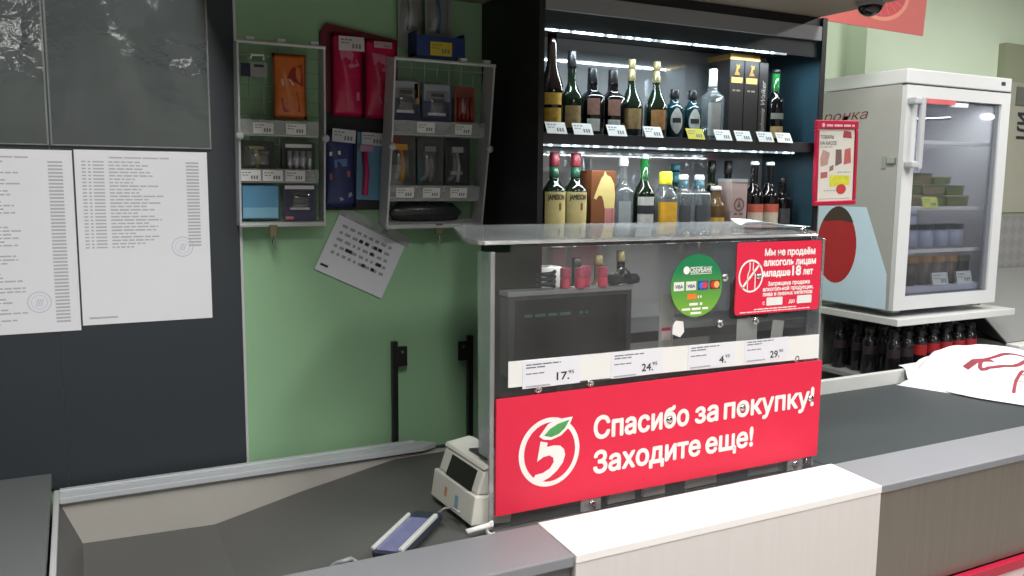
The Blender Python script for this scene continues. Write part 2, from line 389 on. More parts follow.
b = B(); b.tube([(.95, 1.994, 1.592), (2.15, 1.99, 1.590)], .0045, 8); b.build('front_bead', clear('acrylic_bead', (.9, .92, .92), .4, .3, .08, (.9, .9, .9)), t)
def bolt(x, z, y, r=.0125):
    b = B(); b.lathe([(r*.25, -.006), (r, -.002), (r*1.05, .001), (r*.95, .004), (r*.55, .0065), (r*.45, .0045), (0, .0045)], seg=16)
    o = b.build('bolt', CHROME, t, smooth=True); o.rotation_euler = (PI/2, 0, 0); o.location = (x, y, z); return o
for x, z, y in ((1.773, 1.466, SY), (1.76, 1.323, SY), (1.907, 1.322, SY), (2.09, 1.184, SY), (1.288, 1.184, SY), (1.117, 1.184, SY), (1.30, .822, SY-.006), (2.105, .822, SY-.006), (2.165, .822, SY)):
    bolt(x, z, y)
for x in (1.296, 2.105):
    B().box(x-.035, x+.035, SY-.006, SY-.001, .8015, .8405).build('clamp_plate', ACRE, t, bev=.002)
bolt(2.10, 1.605, 2.0, .012)

# ------------------------------------------------------------------ red thank-you sign
t = thing('thank_you_sign', 'long red sign with white Russian thank you text and ringed five logo', 'sign', (0, 0, 0))
B().prism(rrect(.984, 2.200, .842, 1.170, .004), SY-.010, SY-.002, 'xz').build('panel', RED, t)
ty = SY-.0108
for w_, a_, b_ in (('Спасибо', 1.299, 1.640), ('за', 1.668, 1.756), ('покупку!', 1.783, 2.168)): text(w_, TXT, t, a_, b_, 1.020, .064, ty, .034)
for w_, a_, b_ in (('Заходите', 1.300, 1.690), ('еще!', 1.714, 1.905)): text(w_, TXT, t, a_, b_, .917, .064, ty, .034)
# the ringed five with a leaf; drawn about its own centre
cx, cz, s = 1.151, 1.002, .0995
def unit(pts): return [(cx+(x-263)/183*s*.985, ty, cz+(280-y)/208*s) for x, y in pts]
b = B()
n = 60; V = []
for i in range(n):
    a = 2*PI*i/n; V.append((b.bm.verts.new((cx+s*.985*math.cos(a), ty, cz+s*math.sin(a))), b.bm.verts.new((cx+s*.83*math.cos(a)+.001, ty, cz+s*.86*math.sin(a)))))
for i in range(n):
    j = (i+1) % n; b.f([V[i][0], V[j][0], V[j][1], V[i][1]])
five = [(207, 208), (250, 222), (246, 247), (285, 243), (325, 250), (350, 275), (358, 310), (345, 355), (310, 400), (265, 435), (215, 455), (165, 432), (178, 405), (225, 400), (265, 380), (288, 345), (285, 318), (262, 300), (225, 305), (188, 328)]
ty -= .0003; b.poly(unit(five))
ty -= .0003; b.poly(unit([(198, 178), (250, 110), (310, 88), (400, 85), (375, 150), (330, 190), (270, 208), (225, 200)]))
b.build('logo_ring', TXT, t, fix=False)
ty -= .0006
b = B(); b.poly(unit([(228, 176), (262, 140), (310, 116), (380, 100), (352, 148), (315, 178), (270, 190)])); b.build('logo_leaf', LEAF, t); ty += .0006
for x, z in ((1.567, 1.044), (1.856, 1.047), (2.154, 1.044)):
    b = B(); b.lathe([(.003, -.004), (.012, -.001), (.012, .001), (.005, .006), (0, .006)], seg=14)
    o = b.build('screw', CHROME, t, smooth=True); o.rotation_euler = (PI/2, 0, 0); o.location = (x, ty-.001, z)

# ------------------------------------------------------------------ price strip with four labels
t = thing('price_strip', 'white price strip with four prices across the acrylic screen above the red sign', 'price strip', (0, 0, 0))
b = B(); b.prism([(1.022, 1.270), (1.55, 1.266), (2.185, 1.258), (2.187, 1.178), (1.5, 1.19), (1.022, 1.198)], SY-.005, SY-.002, 'xz'); b.build('strip', CARD, t)
for lx, pz, pr, ce, sd in ((1.075, 1.205, '17.', '95', 1), (1.365, 1.202, '24.', '95', 2), (1.645, 1.200, '4.', '95', 3), (1.87, 1.198, '29.', '90', 4)):
    b = B(); b.box(lx-.01, lx+.175, SY-.0062, SY-.005, 1.190, 1.268 if sd < 3 else 1.262); c = b.build('price_label', mat('price_label_card', (232, 232, 238), .7, var=.02), t)
    yy = SY-.0066
    text(pr, INKD, c, lx+(.098 if len(pr) > 2 else .112), lx+.138, pz, .023, yy, .02); text(ce, INKD, c, lx+.136, lx+.154, pz+.015, .010, yy, .01)
    b = B(); bars(b, lx, lx+.11, 1.254, .0035, yy, 4, sd); bars(b, lx, lx+.06, 1.246, .0035, yy, 2, sd+5); bars(b, lx, lx+.06, 1.229, .003, yy, 3, sd+9)
    for k in range(26): b.poly([(lx+.003*k, yy, 1.1925), (lx+.003*k+.0016, yy, 1.1925), (lx+.003*k+.0016, yy, 1.197), (lx+.003*k, yy, 1.197)])
    b.build('small_print', mat('label_grey_print', (112, 114, 122), .8), c)

# ------------------------------------------------------------------ round green bank sticker
GRAD = bpy.data.materials.new('green_sticker_print'); GRAD.use_nodes = True
_nt = GRAD.node_tree; _tc = _nt.nodes.new('ShaderNodeTexCoord'); _sp = _nt.nodes.new('ShaderNodeSeparateXYZ'); _rp = _nt.nodes.new('ShaderNodeValToRGB')
_nt.links.new(_tc.outputs['Generated'], _sp.inputs[0]); _nt.links.new(_sp.outputs['Z'], _rp.inputs[0]); _nt.links.new(_rp.outputs[0], _nt.nodes['Principled BSDF'].inputs['Base Color'])
_rp.color_ramp.elements[0].color = lin((120, 178, 60))+(1,); _rp.color_ramp.elements[1].color = lin((22, 130, 78))+(1,); _rp.color_ramp.elements[0].position = .15; _rp.color_ramp.elements[1].position = .75
t = thing('bank_sticker', 'round green bank sticker with payment card logos on the acrylic screen', 'sticker', (1.660, SY-.003, 1.447))
b = B(); b.prism([(.0985*math.cos(2*PI*i/48), .0955*math.sin(2*PI*i/48)) for i in range(48)], -.002, 0, 'xz'); b.build('disc', GRAD, t)
y = -.0026
text('СБЕРБАНК', TXT, t, -.028, .055, .040, .017, y, .02)
b = B(); disc(b, -.042, .048, .012, y); b.poly([(-.028, y, .035), (.055, y, .035), (.055, y, .037), (-.028, y, .037)]); b.build('bank_logo', TXT, t)
for k, (x, c1) in enumerate(((-.088, None), (-.042, None), (.004, (30, 70, 170)), (.050, (120, 40, 40)))):
    cd = B().box(x, x+.038, y-.0004, y+.0005, -.013, .014).build('card_logo', mat('card_logo_white', (238, 236, 220), .6) if not c1 else mat('card_logo_%d' % c1[0], c1, .6), t)
    if not c1: text('VISA', mat('blue_print', (40, 60, 140), .6), cd, x+.005, x+.033, -.005, .010, y-.0009, .03)
    else:
        b = B(); disc(b, x+.013, .0005, .0105, y-.0009); b.build('logo_circle', mat('lc%d' % k, (60, 120, 220) if k == 2 else (214, 50, 50), .6), cd)
        b = B(); disc(b, x+.025, .0005, .0105, y-.0013); b.build('logo_circle', mat('lcb%d' % k, (220, 60, 70) if k == 2 else (235, 190, 110), .6), cd)
B().box(-.036, -.002, y-.0004, y+.0005, -.041, -.024).build('card_logo', mat('orange_logo', (240, 130, 50), .6), t)
b = B(); bars(b, -.028, .022, -.060, .008, y, 1, 4); bars(b, -.055, .045, -.074, .007, y, 3, 5); bars(b, -.022, .020, -.087, .007, y, 1, 6); b.poly([(.004, y, -.038), (.008, y, -.038), (.008, y, -.030), (.004, y, -.030)]); b.poly([(.014, y, -.038), (.018, y, -.038), (.018, y, -.030), (.014, y, -.030)]); b.build('small_print', TXT, t)

# ------------------------------------------------------------------ no alcohol under 18 sign
t = thing('alcohol_age_sign', 'red no alcohol under 18 sign with crossed bottle symbol on the acrylic screen', 'sign', (1.812, SY-.003, 1.345))
W, H = .362, .228
B().prism(rrect(0, W, 0, H, .012), -.003, 0, 'xz').build('panel', RED, t)
y = -.0036
b = B(); ring(b, .060, .122, .052, .046, y, 40, .98)
for sgn in (1,): b.poly([(.022, y, .088), (.028, y, .083), (.098, y, .156), (.092, y, .161)])
for q in ([(.047, .075), (.047, .125), (.054, .142), (.054, .165)], [(.078, .078), (.078, .125), (.068, .142), (.068, .165)]):
    for a, c in zip(q, q[1:]): b.poly([(a[0]-.002, y, a[1]), (a[0]+.002, y, a[1]), (c[0]+.002, y, c[1]), (c[0]-.002, y, c[1])])
b.build('no_bottle_symbol', TXT, t)
text('Мы не продаём', TXT, t, .115, .332, .184, .0215, y, .045)
text('алкоголь лицам', TXT, t, .112, .337, .152, .0215, y, .045)
text('младше', TXT, t, .112, .226, .118, .0215, y, .045); text('18', TXT, t, .236, .272, .118, .031, y, .045); text('лет', TXT, t, .283, .326, .118, .0215, y, .045)
text('Запрещена продажа', TXT, t, .133, .315, .088, .013, y, .04)
text('алкогольной продукции,', TXT, t, .112, .332, .071, .013, y, .04)
text('пива и пивных напитков', TXT, t, .114, .328, .055, .013, y, .04)
text('с', TXT, t, .114, .122, .028, .013, y, .03); text('до', TXT, t, .226, .252, .028, .013, y, .03)
b = B(); b.prism(rrect(.130, .198, .024, .050, .003), y-.0005, y+.001, 'xz'); b.prism(rrect(.262, .326, .024, .050, .003), y-.0005, y+.001, 'xz'); b.build('blank_field', CARD, t)
b = B(); bars(b, .078, .262, .013, .0035, y, 9, 1); bars(b, .02, .325, .006, .003, y, 14, 2); b.build('small_print', TXT, t)
b = B(); b.lathe([(.003, -.004), (.011, -.001), (.011, .001), (.005, .006), (0, .006)], seg=14); o = b.build('screw', CHROME, t, smooth=True); o.rotation_euler = (PI/2, 0, 0); o.location = (.092, y-.001, .121)

# ------------------------------------------------------------------ small bits on and behind the screen
o = B().prism([(0, .012), (.03, .0), (.045, .016), (.04, .048), (.012, .052), (.002, .04)], -.0006, 0, 'xz').build('sticker_remnant', CARD); o.location = (1.575, SY-.001, 1.292)
tag(o, 'torn white sticker remnant on the acrylic under the round green sticker', 'sticker')
t = thing('hanging_tag', 'small pale price card with pink band beside the customer display', 'price card', (1.553, 2.03, 1.25))
B().box(0, .055, 0, .0015, 0, .175).build('card', mat('pale_grey_card', (176, 174, 170), .7), t)
B().box(.010, .045, -.0006, 0, .03, .065).build('card_label', mat('white_pink_print', (228, 205, 205), .7), t); B().box(.010, .045, -.0008, 0, .058, .068).build('pink_band', REDF, t)
for lab_, x, z, wd, hh, rz in (('blank white price card stuck behind the acrylic below the alcohol sign', 1.84, 1.245, .085, .085, 0), ('small tilted white card behind the acrylic screen end', 1.985, 1.258, .05, .06, .12)):
    o = B().box(0, wd, 0, .0012, 0, hh).build('price_card', mat('grey_white_card', (190, 190, 188), .7)); o.location = (x, SY+.012, z); o.rotation_euler = (0, rz, 0); tag(o, lab_, 'price card')
t = thing('folded_paper', 'folded white slip of paper lying on top of the acrylic screen', 'paper', (2.02, 2.12, 1.612))
b = B(); b.grid(8, 3, lambda u, v: (-.10+.23*u+.02*v, -.05+.10*v-.05*u, .006+.035*(1-u)*abs(v-.4)+.004*math.sin(6*u))); b.build('slip', PAPER, t, solid=.0012)

# customer display
t = thing('customer_display', 'black customer display with grey bezel standing behind the acrylic screen', 'display', (1.095, 2.14, .806))
B().prism(rrect(0, .43, .38, .618, .008), 0, .05, 'xz').build('housing', DGREY, t, bev=.004)
b = B(); b.prism([(0, .38), (.43, .38), (.43, .632), (0, .632)], -.006, 0, 'xz')
b.build('bezel', DGREY, t, bev=.003)
B().box(-.004, .434, -.010, .05, .6185, .6325).build('top_ledge', GREYP, t, bev=.002)
B().box(.020, .41, -.0075, -.006, .40, .607).build('display_screen', mat('black_display_glass', (12, 13, 15), .2, var=.1), t)
GT = mat('dim_green_display_text', (52, 92, 84), .5)
B2 = B(); bars(B2, .05, .215, .555, .009, -.008, 4, 3); bars(B2, .24, .27, .555, .009, -.008, 2, 3); B2.build('display_text', GT, t)
b = B(); b.box(.19, .23, .015, .04, .02, .385); b.box(.10, .34, -.04, .12, .0, .02); b.build('stand', DGREY, t, bev=.003)
pk = mat('pink_plastic', (250, 84, 120), .35, var=.08)
def tin(label, x, y):
    t = thing('chewing_gum_tin', label, 'chewing gum tin', (x, y, 1.4385), group='pink tins on the customer display')
    B().lathe([(.014, 0), (.0155, .003), (.0155, .028), (.0135, .031)], seg=16).build('tub', pk, t, smooth=True)
    B().lathe([(.013, .031), (.016, .033), (.016, .058), (.014, .061), (0, .061)], seg=16).build('lid', mat('pink_lid', (255, 110, 144), .35), t, smooth=True)
    return t
g0 = tin('pink tin standing next to the black cord coil on the customer display', 1.292, 2.15)
dup(g0, (1.335, 2.135, 1.439), 'second pink tin from the black cord coil on the display'); dup(g0, (1.378, 2.172, 1.439), 'third pink tin from the black cord coil, standing behind its neighbours'); dup(g0, (1.415, 2.135, 1.439), 'lone pink tin farthest from the black cord coil on the display')
t = thing('cord_coil', 'black coiled cord lying beside the pink tins on the customer display', 'cord', (1.235, 2.16, 1.439))
b = B(); b.tube([((.026+.003*math.sin(3*a))*math.cos(a), .018*math.sin(a), .006+.045*(a/(6*PI))**1.0) for a in [k*PI/8 for k in range(49)]], .006, 8); b.build('coil', mat('dark_teal_rubber', (38, 60, 62), .35), t, smooth=True)
t = thing('headset', 'dark glossy headset lying at the bare end of the customer display', 'headset', (1.51, 2.165, 1.439))
for sx in (-.03, .03):
    b = B(); b.lathe([(.01, 0), (.028, .006), (.03, .02), (.02, .032), (0, .034)], sx, 0, 0, 16); b.build('ear_cup', mat('dark_blue_plastic', (44, 56, 64), .2), t, smooth=True)
b = B(); b.tube([(-.03+.06*k/10, 0, .028+.022*math.sin(PI*k/10)) for k in range(11)], .005, 8); b.build('headband', CHROME, t, smooth=True)

# papers under the sign behind the screen
for k, (x, wd, rz, lab_) in enumerate(((1.37, .10, .3, 'small white box tilted behind the screen under the Russian text'), (1.50, .08, -.2, 'white packet with dark print behind the screen, under the middle of the red sign'), (1.66, .13, .5, 'pale paper fold standing behind the screen past the white packet'), (1.92, .13, -.4, 'pale paper sheet standing behind the screen near the conveyor end'))):
    t = thing('till_paper', lab_, 'paper', (x, 2.012, .8015), (0, 0, rz*.06))
    B().prism([(0, 0), (wd, 0), (wd*.95, .075), (.012, .085)], 0, .014 if k < 2 else .004, 'xz').build('leaf_of_paper', CARD if k != 3 else mat('bluish_paper', (186, 196, 198), .7), t)
    b = B(); bars(b, .03, wd*.7, .05, .007, -.0006, 2, k); b.build('small_print', INKD, t)

# ================================================================== RECEIPT PRINTER, TERMINAL
IV = mat('ivory_plastic', (222, 221, 210), .45, var=.02)
t = thing('receipt_printer', 'ivory receipt printer with black paper opening, leaning beside the acrylic screen', 'printer', (.922, 2.012, .8155))
t.rotation_euler = (0, R(6), R(2))
B().prism([(0, 0), (.125, 0), (.125, .082), (.004, .082)], 0, .272, 'xz').build('lower_case', IV, t, bev=.004)
B().prism([(.014, .083), (.122, .083), (.122, .160), (.10, .164), (.030, .150)], .010, .262, 'xz').build('upper_case', IV, t, bev=.006)
b = B(); b.prism([(.010, .0835), (.0265, .142), (.036, .142), (.036, .0835)], .045, .205, 'xz'); b.build('paper_mouth', mat('black_ribbed_plastic', (26, 22, 20), .5, var=.5, scale=40, stretch=(1, 4, 1)), t)
b = B(); b.prism([(.026, .152), (.032, .164), (.105, .180), (.124, .176), (.124, .162), (.10, .1655)], .006, .266, 'xz'); b.build('top_lid', IV, t, bev=.004)
b = B(); b.box(.05, .085, .05, .15, .168, .1752); b.build('lid_slot', DGREY, t)
b = B(); b.box(-.001, 0, .165, .18, .03, .055); b.build('red_mark', mat('orange_mark', (220, 150, 120), .6), t)
b = B(); b.box(-.001, 0, .09, .11, .02, .055); b.build('blue_mark', mat('blue_mark', (140, 176, 196), .6), t)

t = thing('payment_terminal', 'card payment terminal with lavender screen and silver side rails lying by the chute rim', 'payment terminal', (.757, 2.066, .811))
t.rotation_euler = (R(7), R(-6), R(-51))
B().prism(rrect(-.045, .047, -.115, .12, .01), -.020, 0, 'xy').build('body', mat('dark_slate_plastic', (52, 56, 70), .35), t, bev=.003)
B().prism(rrect(-.034, .036, -.105, .075, .004), 0.0005, .003, 'xy').build('terminal_screen', mat('lavender_screen', (112, 114, 150), .15, var=.25, scale=20, emit=.08), t)
WM = mat('white_metal', (226, 228, 226), .3, .3)
B().box(-.046, -.036, -.11, .085, .0005, .012).build('side_rail', WM, t, bev=.003)
B().box(.037, .050, -.11, .088, .0005, .013).build('side_rail', WM, t, bev=.003)
b = B(); b.tube([(.03, .116, -.004), (.045, .135, .004), (.07, .138, .006), (.105, .110, .008)], .0035, 8); b.build('cable', GREYP, t, smooth=True)
t = thing('cable_plug', 'white cable plug with strain relief between the terminal and the acrylic screen', 'cable plug', (.925, 1.975, .822))
b = B(); b.tube([(-.035, -.004, 0), (.045, .002, .004)], .008, 10); b.build('plug', WHITE, t, smooth=True)
b = B(); b.tube([(.045+.018*math.cos(a), .0, -.006+.018*math.sin(a)) for a in [k*PI/8 for k in range(4, 14)]], .005, 8); b.build('wire_loop', WHITE, t, smooth=True)
t = thing('wire_clip', 'small grey looped wire clip on the chute beside the payment terminal', 'clip', (.555, 1.98, .765))
b = B(); b.tube([(-.04+.09*k/10, .01*math.sin(k), .01+.035*math.sin(PI*k/10)) for k in range(11)], .006, 8); b.build('loop', GREYP, t, smooth=True)

# ================================================================== WALL DISPLAYS ON THE GREEN WALL
def display_case(name, label, x0, x1, z0, z1, depth, lean, rails, wire_top):
    W, H = x1-x0, z1-z0
    t = thing(name, label, 'display case', (x0, 2.797, z0), (lean, 0, 0))
    WP = mat('white_case_plastic', (196, 198, 198), .45, var=.02)
    sd = [(-.012, 0), (-depth, 0), (-depth-.006, H*.6), (-depth+.004, H), (-.012, H)]
    B().prism(sd, 0, .006, 'yz').build('side_wall', WP, t); B().prism(sd, W-.006, W, 'yz').build('side_wall', WP, t)
    B().box(.006, W-.006, -depth+.002, -.012, 0, .012).build('base_shelf', WP, t)
    for fz, fd in ((H, .004), (.004, -.001)): B().tube([(.0, -depth+fd, fz), (W, -depth+fd, fz)], .0055, 6).build('front_bar', WP, t)
    b = B(); nx = int(W/.045)
    for i in range(1, nx+1): b.tube([(W*i/(nx+1), -.014, .02), (W*i/(nx+1), -.014, H)], .0018, 5)
    for i in range(int(H/.045)): b.tube([(.006, -.014, .03+.045*i), (W-.006, -.014, .03+.045*i)], .0018, 5)
    b.build('wire_grid', mat('white_wire', (150, 156, 150), .4), t)
    for fx in wire_top: B().box(W*fx-.012, W*fx+.012, -depth*.9, -depth*.9+.02, H+.003, H+.016).build('clip_tab', WP, t)
    for z, hh in rails:
        B().box(.006, W-.02, -depth+.012, -.012, z-.004, z).build('shelf_board', WP, t)
        B().box(.006, W-.02, -depth+.006, -depth+.010, z, z+hh).build('price_rail', CASEP, t)
    for s_ in (0, W-.006): 
        o = B().lathe([(.012, 0), (.012, .012), (.008, .016), (0, .016)], seg=12).build('hinge_knob', WP, t, smooth=True); o.rotation_euler = (PI/2, 0, 0); o.location = (s_+.003, -depth-.004, H*.5)
    return t
case_a = display_case('display_case', 'white plastic display case on the green wall beside the dark panel edge', .455, .724, 1.612, 2.172, .075, R(4), [(.135+.005, .04), (.285, .045)], (.15, .5, .88))
case_b = display_case('display_case', 'white plastic display case leaning out on the green wall beside the black cabinet', .924, 1.280, 1.612, 2.165, .095, R(10.5), [(.095, .05), (.315, .045)], (.68, .92))
def place(root, x, d, z):
    """a point inside a leaning case: x along it, d in front of the wall, z up its front"""
    c, s_ = math.cos(root.rotation_euler.x), math.sin(root.rotation_euler.x)
    return (root.location.x+x, root.location.y-d*c-z*s_, root.location.z+z*c-d*s_)
_tagn = {}
def price_tag(label, loc, wd=.062, ht=.034, rot=(0, 0, 0), m=CARD, group='price tags', digits=True):
    key = (wd, ht, m.name)
    if key in _tagn: return dup(_tagn[key], loc, label, rot, group)
    t = thing('price_tag', label, 'price tag', loc, rot, group)
    B().box(0, wd, -.0008, .0008, 0, ht).build('card', m, t)
    b = B(); bars(b, wd*.08, wd*.6, ht*.72, ht*.09, -.0012, 3, 4); bars(b, wd*.08, wd*.4, ht*.5, ht*.07, -.0012, 2, 6)
    for k in range(3): b.poly([(wd*(.52+.13*k), -.0012, ht*.18), (wd*(.60+.13*k), -.0012, ht*.18), (wd*(.60+.13*k), -.0012, ht*.5), (wd*(.52+.13*k), -.0012, ht*.5)])
    b.build('small_print', INK, t)
    _tagn[key] = t
    return t
G1, G2 = 'price tags in the case beside the dark panel', 'price tags in the leaning case beside the cabinet'
def ctag(root, label, x, d, z, g, **k): return price_tag(label, place(root, x, d, z), rot=(root.rotation_euler.x, 0, 0), group=g, **k)
ctag(case_a, 'white price tag above the dark blister pack in the case', .045, .0705, .288, G1); ctag(case_a, 'white price tag under the orange packet in the case', .145, .0705, .288, G1)
ctag(case_a, 'price tag above the pale blue box, against the panel edge', .004, .0705, .142, G1); ctag(case_a, 'price tag in the middle of the lower rail, between two neighbours', .072, .0705, .142, G1); ctag(case_a, 'price tag above the navy razor blade pack in the case', .142, .0705, .142, G1)
ctag(case_b, 'price tag under the blade packs on the upper rail of the leaning case', .09, .0905, .322, G2); ctag(case_b, 'price tag under the red blade pack on the upper rail', .225, .0905, .320, G2)
ctag(case_b, 'price tag with yellow edge below the orange razor on the lower rail', .03, .0905, .104, G2); ctag(case_b, 'price tag in the middle of the lower rail of the leaning case', .125, .0905, .104, G2); ctag(case_b, 'price tag at the cabinet end of the lower rail', .225, .0905, .104, G2)

def pouch(name, label, loc, W, H, D, m, prints=(), rot=(0, 0, 0), cat='packet', group=None, hole=True):
    """a filled foil packet: bulging in the middle, flat crimped ends"""
    t = thing(name, label, cat, loc, rot, group); N, K = 10, 14
    def side(sgn):
        def fn(u, v):
            k = max(0, math.sin(PI*u))**.6*max(0, math.sin(PI*min(1, max(0, (v-.05)/.9))))**.5
            return (W*(u-.5)*(1-.05*math.sin(PI*v)), -D/2+sgn*D/2*k*(1+.12*math.sin(11*u+7*v)), v*H)
        return fn
    b = B(); b.grid(N, K, side(1)); b.grid(N, K, side(-1)); bmesh.ops.remove_doubles(b.bm, verts=b.bm.verts, dist=.0004)
    b.build('bag', m, t, smooth=True)
    for nm, pts, pm in prints:
        b = B()
        ring_ = [b.bm.verts.new((W*x, side(-1)(x+.5, z)[1]-.0015, H*z)) for x, z in pts]; b.f(ring_); b.build(nm, pm, t)
    return t
def shiny(n, c, r=.25, **k): return mat(n, c, r, var=.25, scale=25, bump=.25, **k)
def blister(name, label, loc, W, H, card, item, im, rot=(0, 0, 0), cat='blister pack', group=None, extra=()):
    t = thing(name, label, cat, loc, rot, group)
    B().prism(rrect(0, W, 0, H, .006), -.0012, 0, 'xz').build('backing_card', card, t)
    b = B(); b.grid(8, 8, lambda u, v: (W*(.1+.8*u), -.0014-.016*(math.sin(PI*u)*math.sin(PI*v))**.35, H*(.25+.6*v))); b.build('clear_bubble', clear('blister_plastic', (.96, .96, .97), .05, .08, .1), t, smooth=True)
    item(t, W, H, im)
    for nm, (x0, x1, z0, z1), pm in extra: B().box(W*x0, W*x1, -.0022, -.0013, H*z0, H*z1).build(nm, pm, t)
    return t
def it_blades(t, W, H, m):
    b = B()
    for k in range(4): b.box(W*.3, W*.72, -.012, -.003, H*(.38+.11*k), H*(.38+.11*k)+H*.07)
    b.build('blade_cartridge', m, t, bev=.001)
def it_razor(t, W, H, m):
    b = B(); b.tube([(W*.45, -.008, H*.25), (W*.5, -.012, H*.5), (W*.42, -.008, H*.76)], W*.07, 8); b.build('razor_handle', m, t, smooth=True)
    B().box(W*.22, W*.66, -.016, -.004, H*.76, H*.86).build('razor_head', m, t, bev=.002)
def it_cells(t, W, H, m):
    b = B()
    for k in range(4): b.tube([(W*(.2+.2*k), -.009, H*.2), (W*(.2+.2*k), -.009, H*.75)], W*.085, 10)
    b.build('battery_cell', m, t, smooth=True)
ORG = shiny('orange_foil', (206, 110, 50)); ORR = mat('dark_red_print', (150, 40, 30), .4)
pouch('snack_packet', 'orange foil packet with red print hanging in the case by the dark panel', place(case_a, .165, .030, .335), .105, .20, .03, ORG, (('red_print', [(-.1, .62), (.4, .5), (.35, .85), (.05, .78)], ORR), ('red_print', [(-.3, .3), (.2, .42), (.3, .12), (-.2, .1)], ORR), ('pale_print', [(-.25, .5), (.1, .52), (.0, .62), (-.28, .6)], mat('pale_print', (220, 190, 160), .5))), cat='snack packet')
t = thing('hook_card', 'small white card on wire hooks in the empty top of the display case', 'card', place(case_a, .05, .02, .46))
B().box(0, .05, -.001, 0, 0, .045).build('card', mat('grey_card', (150, 152, 152), .7), t); B().box(-.03, -.001, -.001, 0, 0, .04).build('navy_card', mat('navy_card', (34, 38, 66), .6), t); B().box(.01, .04, -.002, -.001, .03, .038).build('card_slot', INKD, t)
for nm, fx, root in (('white wire hook in the case top above the small white card', .07, case_a), ('white wire hook holding the orange packet', .17, case_a)):
    t = thing('wire_hook', nm, 'hook', place(root, fx, .014, .525), group='wire hooks in the case')
    b = B(); b.tube([(-.02, 0, -.01), (-.018, -.012, 0), (.018, -.012, 0), (.02, 0, -.01)], .0035, 6); b.build('hook_wire', WHITE, t)
dk = mat('dark_green_card', (48, 54, 46), .5); sv = mat('silver_cell', (190, 194, 198), .25, .5)
blister('blister_pack', 'dark blister pack on the middle shelf of the case by the dark panel', place(case_a, .012, .04, .15), .105, .115, dk, it_razor, mat('khaki_plastic', (120, 118, 84), .5))
blister('battery_pack', 'silver battery blister pack on the middle shelf of the case', place(case_a, .140, .04, .15), .105, .115, mat('dark_pack_card', (60, 62, 64), .5), it_cells, sv, cat='battery pack', extra=(('white_header', (.1, .9, .84, .94), CARD),))
t = thing('tissue_box', 'pale blue box on the bottom shelf of the case by the dark panel', 'box', place(case_a, .012, .054, .022), (R(4), 0, 0))
B().box(0, .112, -.002, .034, 0, .105).build('carton', mat('sky_blue_card', (92, 150, 186), .5, var=.2), t, bev=.003); B().box(0.002, .108, -.0035, -.002, .004, .036).build('pale_band', mat('pale_blue_print', (130, 182, 208), .5), t)
blister('blade_pack', 'navy razor blade pack with white print on the bottom shelf of the case', place(case_a, .140, .05, .014), .105, .118, mat('navy_pack_card', (62, 62, 92), .5), it_blades, mat('dark_cartridge', (58, 58, 60), .35), cat='razor blade pack', extra=(('white_print', (.2, .8, .3, .36), CARD), ('red_print', (.06, .3, .04, .12), mat('salmon_print', (200, 120, 110), .5)), ('white_top', (.05, .95, .86, .96), CARD)))
navyb = mat('navy_blue_card', (60, 66, 104), .5); gw = mat('grey_white_plastic', (150, 158, 164), .4)
bp0 = blister('blade_pack', 'navy and silver blade pack closest to the red bags, top of the leaning case', place(case_b, .012, .055, .335), .10, .15, navyb, it_blades, mat('dark_cartridge', (58, 58, 60), .35), cat='razor blade pack', extra=(('silver_print', (.05, .95, .62, .98), gw), ('orange_print', (.82, .98, .5, .95), mat('amber_print', (196, 150, 80), .5)), ('white_print', (.2, .8, .3, .36), CARD)))
blister('blade_pack', 'navy and silver blade pack in the middle of the leaning case top', place(case_b, .122, .055, .33), .105, .15, navyb, it_blades, mat('dark_cartridge', (58, 58, 60), .35), cat='razor blade pack', extra=(('silver_print', (.05, .95, .62, .98), gw), ('white_print', (.2, .8, .3, .36), CARD)))
blister('blade_pack', 'red and yellow pack beside the two navy blade packs', place(case_b, .238, .055, .335), .075, .14, mat('brick_red_card', (140, 58, 50), .5), it_cells, mat('red_cells', (150, 50, 44), .4), cat='blister pack', extra=(('yellow_base', (0, 1, 0, .16), mat('mustard_print', (176, 150, 60), .5)),))
dg = mat('smoky_card', (84, 86, 84), .5)
blister('razor_pack', 'razor pack with orange handle and silver blades in the leaning case', place(case_b, .018, .055, .100), .095, .205, dg, it_razor, mat('orange_plastic', (214, 150, 40), .4), cat='razor pack', extra=(('silver_blades', (.08, .5, .08, .52), mat('striped_silver', (150, 152, 152), .3, var=.7, scale=3, stretch=(.1, .1, 60))), ('dark_red_top', (.0, .45, .85, 1), mat('dull_red', (124, 60, 50), .5))))
blister('razor_pack', 'razor pack with teal edge in the middle of the leaning case', place(case_b, .120, .055, .100), .095, .20, dg, it_razor, mat('grey_razor', (140, 142, 142), .35), cat='razor pack', extra=(('teal_edge', (.02, .14, .05, .6), mat('teal_print', (50, 110, 120), .5)), ('yellow_foot', (.03, .15, .02, .2), mat('mustard_print', (176, 150, 60), .5))))
blister('razor_pack', 'grey and black razor pack nearest the cabinet in the leaning case', place(case_b, .222, .055, .100), .095, .20, mat('black_card', (52, 52, 54), .5), it_razor, mat('silver_razor', (176, 178, 180), .3), cat='razor pack', extra=(('white_print', (.2, .7, .38, .44), gw),))
t = thing('black_pouch', 'black shiny packet lying along the bottom of the leaning case', 'packet', place(case_b, .16, .045, .014))
b = B(); b.lathe([(.0, 0), (.026, .004), (.030, .03), (.022, .06), (0, .066)], seg=18); o = b.build('bag', shiny('black_foil', (48, 50, 52)), t, smooth=True); o.scale = (4.6, .8, 1)

